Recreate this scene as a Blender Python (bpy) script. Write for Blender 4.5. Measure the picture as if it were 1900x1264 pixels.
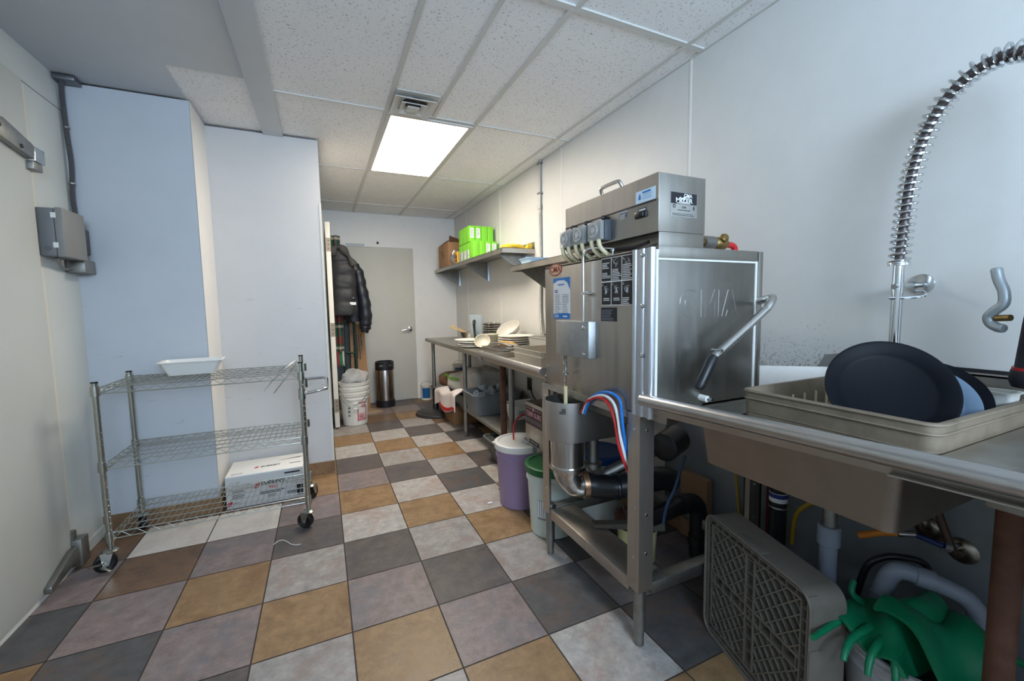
import bpy, bmesh, math, random
from mathutils import Vector as V, Matrix, noise
sc = bpy.context.scene
for o in list(bpy.data.objects): bpy.data.objects.remove(o)
# ------------------------------------------------------------------ camera
YAW, PITCH, ROLL, FPX = .4270, -.0829, -.0171, 773.377
fw = V((math.sin(YAW)*math.cos(PITCH), math.cos(YAW)*math.cos(PITCH), math.sin(PITCH)))
rt = V((math.cos(YAW), -math.sin(YAW), 0)); up = rt.cross(fw)
r2 = math.cos(ROLL)*rt + math.sin(ROLL)*up; u2 = -math.sin(ROLL)*rt + math.cos(ROLL)*up
cam = bpy.data.cameras.new('camera'); cam.sensor_width = 36; cam.lens = FPX/1900*36; cam.clip_start = .02
co = bpy.data.objects.new('camera', cam); sc.collection.objects.link(co)
co.matrix_world = Matrix(((r2.x, u2.x, -fw.x, 0), (r2.y, u2.y, -fw.y, 0), (r2.z, u2.z, -fw.z, 1.2302), (0, 0, 0, 1)))
sc.camera = co
# ------------------------------------------------------------------ world, light, exposure
w = bpy.data.worlds.new('world'); sc.world = w; w.use_nodes = True
w.node_tree.nodes['Background'].inputs[0].default_value = (.75, .85, 1, 1)
w.node_tree.nodes['Background'].inputs[1].default_value = .05
vs = sc.view_settings; vs.view_transform = 'Standard'; vs.look = 'None'; vs.gamma = 1; vs.use_curve_mapping = False
vs.exposure = 0.41
sc.cycles.use_denoising = True
sc.cycles.max_bounces = 8
def area(name, loc, target, sx, sy, power, col):
    l = bpy.data.lights.new(name, 'AREA'); l.shape = 'RECTANGLE'; l.size = sx; l.size_y = sy; l.energy = power; l.color = col
    o = bpy.data.objects.new(name, l); sc.collection.objects.link(o); o.location = loc
    o.rotation_euler = (V(target)-V(loc)).to_track_quat('-Z', 'Y').to_euler(); return o
area('daylight_opening', (.45, -2.35, 1.98), (.35, 3, 2.0), 1.3, .62, 50, (.62, .79, 1.0))
bl = area('cool_fill_light', (.35, -1.25, 1.85), (1.0, .75, 2.42), 1.1, .8, 19, (.52, .74, 1.0)); bl.data.spread = 2.3  # added fill lamp out of view, brightens the near ceiling and right wall
area('rear_ceiling_light', (.2, -1.3, 2.40), (.2, -1.3, 0), .6, 1.2, 8, (.85, .92, 1))
H, XL, XR, YB, YC, YA, T = 2.4287, -1.16, 1.717, 5.62, 3.33, 2.985, .3335
# ------------------------------------------------------------------ helpers
def lin(c):
    return tuple(((x/255)/12.92 if x/255 <= .04045 else ((x/255+.055)/1.055)**2.4) for x in c)
class MB:
    def __init__(s): s.v = []; s.f = []; s.m = []
    def add(s, vs, fs, mi=0):
        n = len(s.v); s.v += [tuple(p) for p in vs]
        for f in fs: s.f.append([i+n for i in f]); s.m.append(mi)
        return s
    def box(s, a, b, mi=0):
        x0, y0, z0 = (min(p, q) for p, q in zip(a, b)); x1, y1, z1 = (max(p, q) for p, q in zip(a, b))
        return s.add([(x0,y0,z0),(x1,y0,z0),(x1,y1,z0),(x0,y1,z0),(x0,y0,z1),(x1,y0,z1),(x1,y1,z1),(x0,y1,z1)],
                     [(0,3,2,1),(4,5,6,7),(0,1,5,4),(1,2,6,5),(2,3,7,6),(3,0,4,7)], mi)
    def hexa(s, p, mi=0):   # 8 points: bottom ring, top ring
        return s.add(p, [(0,3,2,1),(4,5,6,7),(0,1,5,4),(1,2,6,5),(2,3,7,6),(3,0,4,7)], mi)
    def obox(s, c, ax, ay, az, mi=0):   # oriented box: centre and three half-axes
        c, ax, ay, az = V(c), V(ax), V(ay), V(az)
        return s.hexa([c-ax-ay-az, c+ax-ay-az, c+ax+ay-az, c-ax+ay-az, c-ax-ay+az, c+ax-ay+az, c+ax+ay+az, c-ax+ay+az], mi)
    def tube(s, path, r, seg=10, closed=False, caps=True, mi=0):
        P = [V(p) for p in path]; n = len(P); R = r if isinstance(r, (list, tuple)) else [r]*n
        tang = []
        for i in range(n):
            a = P[(i-1) % n] if closed or i > 0 else P[i]; b = P[(i+1) % n] if closed or i < n-1 else P[i]
            t = (b-a); tang.append(t.normalized() if t.length > 1e-9 else V((0,0,1)))
        t0 = tang[0]; x = t0.cross(V((0,0,1)) if abs(t0.z) < .9 else V((1,0,0))).normalized(); y = t0.cross(x)
        vs = []
        for i in range(n):
            if i: 
                q = tang[i-1].rotation_difference(tang[i]); x = q @ x; y = tang[i].cross(x)
            for k in range(seg):
                a = 2*math.pi*k/seg; vs.append(P[i]+(x*math.cos(a)+y*math.sin(a))*R[i])
        fs = []
        for i in range(n if closed else n-1):
            j = (i+1) % n
            for k in range(seg):
                l = (k+1) % seg; fs.append((i*seg+k, i*seg+l, j*seg+l, j*seg+k))
        if caps and not closed: fs += [tuple(range(seg))[::-1], tuple((n-1)*seg+k for k in range(seg))]
        return s.add(vs, fs, mi)
    def cyl(s, a, b, r, seg=20, mi=0): return s.tube([a, b], r, seg, mi=mi)
    def lathe(s, prof, c=(0,0,0), axis=(0,0,1), seg=32, mi=0, sx=1, sy=1):
        z = V(axis).normalized(); x = z.cross(V((0,1,0)) if abs(z.y) < .9 else V((1,0,0))).normalized(); y = z.cross(x); c = V(c)
        vs = []; fs = []; n = len(prof)
        for r, h in prof:
            for k in range(seg):
                a = 2*math.pi*k/seg; vs.append(c+x*(r*math.cos(a)*sx)+y*(r*math.sin(a)*sy)+z*h)
        for i in range(n-1):
            for k in range(seg):
                l = (k+1) % seg; fs.append((i*seg+k, i*seg+l, (i+1)*seg+l, (i+1)*seg+k))
        if prof[0][0] > 1e-5: fs.append(tuple(range(seg))[::-1])
        if prof[-1][0] > 1e-5: fs.append(tuple((n-1)*seg+k for k in range(seg)))
        return s.add(vs, fs, mi)
    def open_lathe(s, prof, c=(0,0,0), axis=(0,0,1), seg=32, mi=0):   # profile already closes on itself
        return s.lathe(prof, c, axis, seg, mi)
    def prism(s, poly, h0, h1, axis='z', mi=0):   # poly in the other two axes (cyclic order)
        f = {'z': lambda a, b, h: (a, b, h), 'x': lambda a, b, h: (h, a, b), 'y': lambda a, b, h: (a, h, b)}[axis]
        n = len(poly); vs = [f(a, b, h0) for a, b in poly]+[f(a, b, h1) for a, b in poly]
        return s.add(vs, [tuple(range(n))[::-1], tuple(range(n, 2*n))]+[(i, (i+1) % n, n+(i+1) % n, n+i) for i in range(n)], mi)
    def loft(s, rings, caps=True, mi=0):
        n = len(rings[0]); vs = [p for r in rings for p in r]; fs = []
        for i in range(len(rings)-1):
            for k in range(n):
                l = (k+1) % n; fs.append((i*n+k, i*n+l, (i+1)*n+l, (i+1)*n+k))
        if caps: fs += [tuple(range(n))[::-1], tuple((len(rings)-1)*n+k for k in range(n))]
        return s.add(vs, fs, mi)
    def sheet(s, fn, nu, nv, th=.002, mi=0):   # closed thin sheet from fn(u,v)
        P = [[V(fn(i/nu, j/nv)) for j in range(nv+1)] for i in range(nu+1)]
        def nrm(i, j):
            a = P[min(i+1, nu)][j]-P[max(i-1, 0)][j]; b = P[i][min(j+1, nv)]-P[i][max(j-1, 0)]
            c = a.cross(b); return c.normalized() if c.length > 1e-12 else V((0,0,1))
        w_ = nv+1; A = [P[i][j]+nrm(i, j)*th/2 for i in range(nu+1) for j in range(nv+1)]
        B = [P[i][j]-nrm(i, j)*th/2 for i in range(nu+1) for j in range(nv+1)]; N = len(A); fs = []
        for i in range(nu):
            for j in range(nv):
                a, b, c, d = i*w_+j, (i+1)*w_+j, (i+1)*w_+j+1, i*w_+j+1
                fs += [(a, b, c, d), (N+d, N+c, N+b, N+a)]
        for i in range(nu):
            for j in (0, nv):
                a, b = i*w_+j, (i+1)*w_+j; fs.append((a, N+a, N+b, b) if j == 0 else (b, N+b, N+a, a))
        for j in range(nv):
            for i in (0, nu):
                a, b = i*w_+j, i*w_+j+1; fs.append((b, N+b, N+a, a) if i == 0 else (a, N+a, N+b, b))
        return s.add(A+B, fs, mi)
    def blob(s, c, size, e=.5, amp=.01, freq=6, seed=0, nu=28, nv=18, mi=0, rot=0, fn=None):
        c = V(c); sg = lambda v, p: math.copysign(abs(v)**p, v); vs = []; fs = []
        for j in range(nv+1):
            ph = -math.pi/2+math.pi*j/nv
            for i in range(nu):
                th = 2*math.pi*i/nu
                d = V((sg(math.cos(ph), e)*sg(math.cos(th), e), sg(math.cos(ph), e)*sg(math.sin(th), e), sg(math.sin(ph), e)))
                p = V((d.x*size[0]/2, d.y*size[1]/2, d.z*size[2]/2))
                k = noise.noise(p*freq+V((seed*7.1, seed*3.3, seed)))+.5*noise.noise(p*freq*2.3+V((seed, 9, seed*5)))
                p = p+d.normalized()*k*amp
                if fn: p = V(fn(p))
                if rot: p.rotate(Matrix.Rotation(rot, 3, 'Z'))
                vs.append(c+p)
        for j in range(nv):
            for i in range(nu):
                l = (i+1) % nu; fs.append((j*nu+i, j*nu+l, (j+1)*nu+l, (j+1)*nu+i))
        return s.add(vs, fs, mi)
    def text(s, body, size, loc, right, upv, mi=0, align='CENTER', ext=.0004, squash=1, bold=False, shear=0):
        cu = bpy.data.curves.new('t', 'FONT'); cu.body = body; cu.size = size; cu.extrude = ext; cu.align_x = align; cu.align_y = 'CENTER'
        cu.resolution_u = 3; cu.shear = shear
        if bold: cu.offset = size*.02
        o = bpy.data.objects.new('t', cu); me = bpy.data.meshes.new_from_object(o)
        R = V(right).normalized(); U = V(upv).normalized(); N = R.cross(U); L = V(loc)
        s.add([L+R*(v.co.x*squash)+U*v.co.y+N*v.co.z for v in me.vertices], [tuple(p.vertices) for p in me.polygons], mi)
        bpy.data.objects.remove(o); bpy.data.curves.remove(cu); bpy.data.meshes.remove(me); return s
    def card(s, c, right, upv, w_, h_, t=.0012, mi=0):   # thin label plate standing out of a surface
        R = V(right).normalized(); U = V(upv).normalized(); N = R.cross(U)
        return s.obox(V(c)+N*t/2, R*w_/2, U*h_/2, N*t/2, mi)
    def lines(s, tl, right, upv, width, n, pitch, th, seed=0, mi=0, t=.0008, ragged=.4):   # unreadably small print
        rnd = random.Random(seed); R = V(right).normalized(); U = V(upv).normalized(); N = R.cross(U); p = V(tl)
        for i in range(n):
            L = width*(1-ragged*rnd.random())
            s.obox(p+R*L/2-U*(i*pitch)+N*t/2, R*L/2, U*th/2, N*t/2, mi)
        return s
def wpos(o):
    p = V((0,0,0))
    while o: p += o.location; o = o.parent
    return p
def mesh_obj(name, mb, mat, off=V((0,0,0)), bevel=0, angle=38, seg=2):
    me = bpy.data.meshes.new(name); me.from_pydata([V(p)-off for p in mb.v], [], mb.f)
    for m_ in (mat if isinstance(mat, (list, tuple)) else [mat]): me.materials.append(m_)
    for p, mi in zip(me.polygons, mb.m): p.material_index = mi
    bm = bmesh.new(); bm.from_mesh(me)
    if bevel:
        es = [e for e in bm.edges if len(e.link_faces) == 2 and e.calc_face_angle(0) > .6]
        bmesh.ops.bevel(bm, geom=es, offset=bevel, segments=seg, profile=.5, affect='EDGES', clamp_overlap=True)
    bmesh.ops.recalc_face_normals(bm, faces=bm.faces); bm.to_mesh(me); bm.free()
    me.shade_smooth(); me.set_sharp_from_angle(angle=math.radians(angle))
    o = bpy.data.objects.new(name, me); sc.collection.objects.link(o); return o
def thing(name, label, cat, loc=(0,0,0), group=None):
    o = bpy.data.objects.new(name, None); sc.collection.objects.link(o); o.location = loc; o.empty_display_size = .05
    o['label'] = label; o['category'] = cat
    if group: o['group'] = group
    return o
def P(mb, name, mat, parent, label=None, **k):      # a part, in world coordinates at the parent's unrotated place
    o = mesh_obj(name, mb, mat, off=wpos(parent), **k); o.parent = parent
    if label: o['label'] = label
    return o
def S(mb, name, mat, label, cat, group=None, kind=None, **k):   # a thing that is one mesh
    xs, ys, zs = zip(*mb.v); c = V(((min(xs)+max(xs))/2, (min(ys)+max(ys))/2, min(zs)))
    o = mesh_obj(name, mb, mat, off=c, **k); o.location = c; o['label'] = label; o['category'] = cat
    if group: o['group'] = group
    if kind: o['kind'] = kind
    return o
def struct(mb, name, mat, parent=None, **k):
    o = mesh_obj(name, mb, mat, **k); o['kind'] = 'structure'
    if parent: o.parent = parent
    return o
def dup(root, loc, rotz=0, label=None):
    r = root.copy(); sc.collection.objects.link(r); r.location = loc; r.rotation_euler = (0,0,rotz)
    if label: r['label'] = label
    for c in list(root.children):
        d = c.copy(); sc.collection.objects.link(d); d.parent = r
        for g in c.children:
            e = g.copy(); sc.collection.objects.link(e); e.parent = d
    return r
# ------------------------------------------------------------------ materials
def mat(name, c, rough=.5, metal=0, var=0, vscale=8, tint=None, tscale=2.5, tamt=.3, bump=0, bscale=60, stretch=(1,1,1),
        trans=0, ior=1.45, alpha=1, emit=0, rvar=0, spec=.5, nrough=.65):
    m = bpy.data.materials.new(name); m.use_nodes = True; nt = m.node_tree; N = nt.nodes; L = nt.links; b = N['Principled BSDF']
    col = lin(c); b.inputs['Base Color'].default_value = (*col, 1); b.inputs['Roughness'].default_value = rough; b.inputs['Metallic'].default_value = metal
    b.inputs['Transmission Weight'].default_value = trans; b.inputs['IOR'].default_value = ior; b.inputs['Alpha'].default_value = alpha
    b.inputs['Specular IOR Level'].default_value = spec
    if emit: b.inputs['Emission Color'].default_value = (*col, 1); b.inputs['Emission Strength'].default_value = emit
    if var or tint or bump or rvar:
        tc = N.new('ShaderNodeTexCoord'); mp = N.new('ShaderNodeMapping'); mp.inputs['Scale'].default_value = stretch
        L.new(tc.outputs['Object'], mp.inputs[0])
        out = None
        def noise_(sc_, det=6, dist=0):
            n = N.new('ShaderNodeTexNoise'); n.inputs['Scale'].default_value = sc_; n.inputs['Detail'].default_value = det
            n.inputs['Roughness'].default_value = nrough; n.inputs['Distortion'].default_value = dist; L.new(mp.outputs[0], n.inputs['Vector']); return n
        if var or rvar:
            n = noise_(vscale); r = N.new('ShaderNodeMapRange'); r.inputs[1].default_value = .3; r.inputs[2].default_value = .7
            L.new(n.outputs['Fac'], r.inputs[0])
            mx = N.new('ShaderNodeMix'); mx.data_type = 'RGBA'; L.new(r.outputs[0], mx.inputs[0])
            mx.inputs[6].default_value = (*[x*(1-var) for x in col], 1); mx.inputs[7].default_value = (*[min(1, x*(1+var)) for x in col], 1)
            out = mx.outputs[2]
            if rvar:
                rr = N.new('ShaderNodeMapRange'); L.new(r.outputs[0], rr.inputs[0]); rr.inputs[3].default_value = rough-rvar; rr.inputs[4].default_value = rough+rvar
                L.new(rr.outputs[0], b.inputs['Roughness'])
        if tint:
            n = noise_(tscale, 4, .6); r = N.new('ShaderNodeMapRange'); r.inputs[1].default_value = .48; r.inputs[2].default_value = .68; r.inputs[4].default_value = tamt
            L.new(n.outputs['Fac'], r.inputs[0]); mx = N.new('ShaderNodeMix'); mx.data_type = 'RGBA'; L.new(r.outputs[0], mx.inputs[0])
            if out: L.new(out, mx.inputs[6])
            else: mx.inputs[6].default_value = (*col, 1)
            mx.inputs[7].default_value = (*lin(tint), 1); out = mx.outputs[2]
        if out: L.new(out, b.inputs['Base Color'])
        if bump:
            n = noise_(bscale, 4); bp = N.new('ShaderNodeBump'); bp.inputs['Strength'].default_value = bump; bp.inputs['Distance'].default_value = .004
            L.new(n.outputs['Fac'], bp.inputs['Height']); L.new(bp.outputs[0], b.inputs['Normal'])
    return m
M = {}
M['white_wall'] = mat('white_wall_panel', (226, 224, 220), .42, var=.03, vscale=5, bump=.08, bscale=90)
M['cream'] = mat('cream_paint', (222, 218, 205), .5, var=.04)
M['door_paint'] = mat('grey_cream_door_paint', (196, 194, 184), .5, var=.03, vscale=4)
M['cooler'] = mat('cooler_panel', (205, 208, 203), .45, var=.03, vscale=3, bump=.06, bscale=120)
M['steel'] = mat('brushed_steel', (172, 168, 161), .36, 1, var=.08, vscale=5, stretch=(6, 6, .6), rvar=.06)
M['steel_table'] = mat('worn_steel_top', (176, 172, 164), .42, 1, var=.10, vscale=7, rvar=.08)
M['steel_bright'] = mat('polished_steel', (200, 198, 194), .2, 1)
M['steel_dull'] = mat('dull_galvanised_steel', (150, 150, 146), .45, 1, var=.15, vscale=25)
M['alu'] = mat('aluminium_channel', (196, 200, 206), .28, 1, var=.08, vscale=14, stretch=(1, 1, .3))
M['chrome'] = mat('chrome', (205, 207, 208), .12, 1)
M['zinc'] = mat('zinc_wire', (176, 178, 170), .28, 1)
M['black'] = mat('black_plastic', (22, 22, 24), .4, var=.1)
M['rubber'] = mat('black_rubber', (28, 29, 32), .38, var=.15)
M['grey_box'] = mat('grey_enclosure', (116, 117, 118), .5, var=.03)
M['white_pl'] = mat('white_plastic', (226, 225, 220), .4)
M['pail_white'] = mat('white_pail', (214, 212, 204), .42, var=.04)
M['rack'] = mat('beige_rack_plastic', (130, 116, 98), .5, var=.12, vscale=14, tint=(92, 82, 70), tscale=9, tamt=.5)
M['rack_grey'] = mat('grey_rack_plastic', (108, 102, 93), .55, var=.12, vscale=14)
M['card'] = mat('cardboard', (168, 128, 92), .8, var=.07, vscale=10)
M['tan_tile'] = mat('tan_base_tile', (140, 108, 76), .6, var=.25, vscale=14, tint=(84, 68, 54), tscale=12, tamt=.6)
M['rust'] = mat('rusty_pipe', (86, 56, 42), .75, .2, var=.35, vscale=20)
M['clear'] = mat('clear_plastic', (222, 228, 230), .1, alpha=.35)
M['film'] = mat('cloudy_plastic_film', (196, 198, 200), .35, alpha=.5, bump=.5, bscale=40)
M['red'] = mat('red_plastic', (196, 40, 42), .35); M['blue'] = mat('blue_plastic', (30, 118, 205), .3); M['white_t'] = mat('white_tube', (228, 228, 226), .35)
M['ink'] = mat('black_ink', (30, 30, 34), .6); M['paper'] = mat('white_paper', (226, 228, 230), .6); M['red_ink'] = mat('red_ink', (186, 36, 54), .6)
M['blue_ink'] = mat('blue_ink', (24, 116, 190), .55); M['grey_ink'] = mat('grey_ink', (128, 132, 140), .6); M['white_ink'] = mat('white_ink', (222, 222, 220), .6)
M['pvc'] = mat('grey_pvc', (134, 142, 156), .45, var=.06)
M['brass'] = mat('aged_brass', (140, 116, 70), .45, .8, var=.2, vscale=30)
M['wood'] = mat('pale_wood', (196, 164, 112), .6, var=.12, stretch=(1, 1, 8))
# ------------------------------------------------------------------ the room
# floor: slate-look tiles laid in square rows, one quad per tile on a dark grout bed
TC = {'g': ((150, 145, 141), (142, 122, 114)), 'l': ((168, 164, 159), (156, 132, 122)), 'm': ((130, 116, 113), (108, 108, 114)), 'd': ((92, 84, 81), (74, 74, 78)),
      't': ((82, 81, 82), (106, 84, 72)), 'o': ((142, 114, 82), (118, 88, 60)), 'b': ((112, 88, 68), (86, 70, 60)), 'w': ((206, 200, 193), (186, 178, 170))}
tile_m = [mat('slate_tile_'+n, c, .42, var=.34 if n != 'white' else .1, vscale=15, nrough=.78, tint=t, tscale=4.5, tamt=.8, bump=.3, bscale=22, rvar=.1)
          for n, (c, t) in zip(('grey', 'pale', 'mauve', 'dark', 'teal', 'ochre', 'brown', 'white'), TC.values())]
key = list(TC)
tiles = {0: {-3: 'd', -2: 'g', -1: 'o', 0: 'm', 1: 'd', 2: 'l', 3: 'o', 4: 'm', 5: 'd', 6: 'l', 7: 'o', 8: 'g', 9: 'd', 10: 'g'},
         1: {-3: 'g', -2: 'o', -1: 'm', 0: 'd', 1: 'g', 2: 'o', 3: 'l', 4: 'd', 5: 'g', 6: 'o', 7: 'l', 8: 'd', 9: 'b', 10: 'm'},
         2: {-3: 'o', -2: 'l', -1: 't', 0: 'g', 1: 'o', 2: 'l', 3: 't', 4: 'g', 5: 'o', 6: 'l', 7: 'd', 8: 'g', 9: 'o', 10: 'm'},
         3: {-3: 'o', -2: 't', -1: 'm', 0: 't', 1: 'd', 2: 'o', 3: 'l', 4: 'd', 5: 'l', 6: 't', 7: 'g', 8: 'b', 9: 'm', 10: 'd'},
         -1: {-2: 't', -1: 'g', 0: 'o', 1: 'g', 2: 'd', 3: 'm', 4: 'o'}, -2: {-1: 'd', 0: 'm', 1: 'o', 2: 'm', 3: 'w', 4: 'b'},
         -3: {-1: 'o', 0: 't', 1: 'm', 2: 'b', 3: 'w', 4: 'b'}, -4: {0: 'o', 1: 't', 2: 'm', 3: 'b', 4: 'g'}}
rnd = random.Random(4); fl = MB(); G = .0028
for j in range(-5, 6):
    for r in range(-13, 13):
        x0, y0 = (j+.144)*T, (r+4.8509)*T; k = tiles.get(j, {}).get(r) or rnd.choice('glmdotbm')
        if y0 > YB: continue
        fl.add([(x0+G, y0+G, 0), (x0+T-G, y0+G, 0), (x0+T-G, y0+T-G, 0), (x0+G, y0+T-G, 0)], [(0, 1, 2, 3)], 1+key.index(k))
fl.box((-1.6, -2.7, -.03), (2.1, YB+.2, -.0015), 0)
struct(fl, 'floor', [mat('dark_grout', (62, 54, 48), .8)]+tile_m)
# walls
def wall_mat():
    m = mat('right_wall_panel', (209, 208, 204), .42, var=.03, vscale=5, bump=.08, bscale=90); nt = m.node_tree; N = nt.nodes; L = nt.links; b = N['Principled BSDF']
    src = b.inputs['Base Color'].links[0].from_socket
    tc = N.new('ShaderNodeTexCoord'); sp = N.new('ShaderNodeSeparateXYZ'); L.new(tc.outputs['Object'], sp.inputs[0])
    def band(sock, lo, hi, inv=False):
        r = N.new('ShaderNodeMapRange'); r.inputs[1].default_value = lo; r.inputs[2].default_value = hi
        if inv: r.inputs[3].default_value = 1; r.inputs[4].default_value = 0
        L.new(sock, r.inputs[0]); return r.outputs[0]
    def mul(a, c):
        n = N.new('ShaderNodeMath'); n.operation = 'MULTIPLY'
        for i, v in enumerate((a, c)):
            if hasattr(v, 'links'): L.new(v, n.inputs[i])
            else: n.inputs[i].default_value = v
        return n.outputs[0]
    # mould specks low on the wall beside the dish machine, and sparse splashes
    msk = mul(mul(mul(band(sp.outputs['Z'], .95, 1.25, True), band(sp.outputs['Z'], .93, .95)), band(sp.outputs['Y'], .62, .95)), band(sp.outputs['Y'], 1.35, 1.6, True))
    nz = N.new('ShaderNodeTexNoise'); nz.inputs['Scale'].default_value = 150; nz.inputs['Detail'].default_value = 4; nz.inputs['Roughness'].default_value = .75; L.new(tc.outputs['Object'], nz.inputs['Vector'])
    th = N.new('ShaderNodeMath'); th.operation = 'MULTIPLY_ADD'; L.new(msk, th.inputs[0]); th.inputs[1].default_value = .17; L.new(nz.outputs['Fac'], th.inputs[2])
    sm = band(th.outputs[0], .69, .76)
    mx = N.new('ShaderNodeMix'); mx.data_type = 'RGBA'; L.new(mul(sm, .85), mx.inputs[0]); L.new(src, mx.inputs[6]); mx.inputs[7].default_value = (*lin((74, 70, 58)), 1)
    L.new(mx.outputs[2], b.inputs['Base Color']); return m
wr = MB().box((XR, -2.6, 0), (XR+.12, YB+.12, H)); wall_r = struct(wr, 'wall_right', wall_mat())
for y in (2.81, 1.587, 4.02, 5.1):
    struct(MB().box((XR-.0025, y-.006, .1), (XR, y+.006, H)), 'trim_1', M['white_wall'], wall_r)
struct(MB().box((XR-.003, -1.5, 0), (XR, 1.72, .80)), 'trim_9', mat('shaded_grimy_panel', (118, 124, 130), .5, var=.08, vscale=4, tint=(104, 98, 86), tscale=3, tamt=.6), wall_r)  # dark colour paints in the shade under the sink table; tint adds grime
wb = MB().box((-.2, YB, 0), (XR+.12, YB+.12, H)); struct(wb, 'wall_back', M['white_wall'])
def scuff_mat(name, c, spots=.5):
    m = mat(name, c, .5, var=.03, vscale=3, bump=.05, bscale=70); nt = m.node_tree; N = nt.nodes; L = nt.links; b = N['Principled BSDF']
    src = b.inputs['Base Color'].links[0].from_socket
    tc = N.new('ShaderNodeTexCoord'); mp = N.new('ShaderNodeMapping'); mp.inputs['Scale'].default_value = (5, 5, 26); L.new(tc.outputs['Object'], mp.inputs[0])
    nz = N.new('ShaderNodeTexNoise'); nz.inputs['Scale'].default_value = 2.2; nz.inputs['Detail'].default_value = 5; L.new(mp.outputs[0], nz.inputs['Vector'])
    r = N.new('ShaderNodeMapRange'); r.inputs[1].default_value = .68; r.inputs[2].default_value = .76; r.inputs[4].default_value = spots; L.new(nz.outputs['Fac'], r.inputs[0])
    sp = N.new('ShaderNodeSeparateXYZ'); L.new(tc.outputs['Object'], sp.inputs[0]); z = N.new('ShaderNodeMapRange'); z.inputs[1].default_value = .5; z.inputs[2].default_value = 1.5
    z.inputs[3].default_value = 1; z.inputs[4].default_value = .12; L.new(sp.outputs['Z'], z.inputs[0])
    mu = N.new('ShaderNodeMath'); mu.operation = 'MULTIPLY'; L.new(r.outputs[0], mu.inputs[0]); L.new(z.outputs[0], mu.inputs[1])
    mx = N.new('ShaderNodeMix'); mx.data_type = 'RGBA'; L.new(mu.outputs[0], mx.inputs[0]); L.new(src, mx.inputs[6]); mx.inputs[7].default_value = (*lin((120, 112, 104)), 1)
    L.new(mx.outputs[2], b.inputs['Base Color']); return m
struct(MB().box((XL-.1, YA, 0), (-.622, YC+.3, H-.014)), 'wall_alcove', [scuff_mat('pale_blue_paint', (194, 199, 205), .6)])
wc = MB(); wc.box((-.621, YC, 0), (.035, YB+.12, H-.014)); wcol = struct(wc, 'wall_column', scuff_mat('white_paint', (206, 204, 202), .6))
struct(MB().box((-.6205, YA+.001, .1), (-.619, YC+.001, H-.014)), 'trim_2', M['white_wall'], wcol)
struct(MB().box((.022, YC-.003, .1), (.037, YC+.003, 1.98)), 'trim_3', M['cream'], wcol)
wl = struct(MB().box((XL-.12, -2.6, 0), (XL, YA+.05, H)), 'wall_left', M['cooler'])
struct(MB().box((XL, 1.5, 2.262), (XL+.0015, YA, 2.266)), 'trim_4', M['grey_ink'], wl)
struct(MB().box((XL-.12, -2.72, 0), (XR+.12, -2.6, H)), 'wall_rear', M['white_wall'])
struct(MB().box((-.619, YC-.009, 0), (.038, YC, .1)), 'baseboard_column', M['tan_tile'])
struct(MB().box((XL, YA-.009, 0), (-.619, YA, .1)).box((-.619, YA-.009, 0), (-.61, YC, .1)), 'baseboard_alcove', M['tan_tile'])
struct(MB().box((XL, 2.67, 0), (XL+.008, YA-.009, .055)), 'baseboard_left', M['cooler'])
struct(MB().box((XR-.01, -.5, 0), (XR, YB, .09)), 'baseboard_right', M['tan_tile'])
struct(MB().box((1.2, YB-.01, 0), (XR, YB, .09)), 'baseboard_back', M['white_wall'])
# ceiling: speckled lay-in boards, flush painted part on the left
def speck(name, c):
    m = mat(name, c, .8, var=.03, vscale=3); nt = m.node_tree; N = nt.nodes; L = nt.links; b = N['Principled BSDF']
    src = b.inputs['Base Color'].links[0].from_socket
    tc = N.new('ShaderNodeTexCoord'); nz = N.new('ShaderNodeTexNoise'); nz.inputs['Scale'].default_value = 95; nz.inputs['Detail'].default_value = 3; L.new(tc.outputs['Object'], nz.inputs['Vector'])
    r = N.new('ShaderNodeMapRange'); r.inputs[1].default_value = .60; r.inputs[2].default_value = .68; r.inputs[4].default_value = .65; L.new(nz.outputs['Fac'], r.inputs[0])
    mx = N.new('ShaderNodeMix'); mx.data_type = 'RGBA'; L.new(r.outputs[0], mx.inputs[0]); L.new(src, mx.inputs[6]); mx.inputs[7].default_value = (*lin((150, 148, 146)), 1)
    L.new(mx.outputs[2], b.inputs['Base Color']); return m
M['tile'] = speck('speckled_ceiling_board', (240, 240, 240)); M['bar'] = mat('ceiling_bar', (206, 205, 200), .5)
M['smooth'] = mat('smooth_ceiling_paint', (204, 210, 217), .55, var=.02)
ce = MB(); ce.box((XL-.1, -2.6, H), (XR+.1, YB+.1, H+.08))
ceil = struct(ce, 'ceiling', M['tile'])
sm = MB().prism([(XL, -2.6), (-.3, -2.6), (-.3, 2.62), (-.632, 2.62), (-.632, YA-.002), (XL, YA-.002)], H-.006, H-.0005)
struct(sm, 'ceiling_panel', M['smooth'], ceil, bevel=.001)
struct(MB().box((-.298, -2.6, H-.022), (-.178, YC-.002, H-.0005)), 'trim_5', M['smooth'], ceil, bevel=.002)
tb = MB()
def bx(x, y0, y1, w_=.024): tb.box((x-w_/2, y0, H-.008), (x+w_/2, y1, H))
def by(y, x0, x1, w_=.024): tb.box((x0, y-w_/2, H-.0075), (x1, y+w_/2, H))
bx(.42, -2.6, YB); bx(.705, 1.50, 2.69, .02); bx(.985, 1.52, YB); bx(1.605, -2.6, YB, .02); bx(1.0, -2.6, 1.5)
by(1.515, .42, XR, .03); by(2.69, .42, XR, .014); by(3.9, .04, XR, .014); by(5.13, .04, XR, .014); by(2.70, -.178, .42, .006); by(.3, .42, XR)
by(YB-.008, .04, XR, .016); tb.box((XR-.014, -2.6, H-.008), (XR, YB, H))
struct(tb, 'trim_6', M['bar'], ceil)
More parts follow.
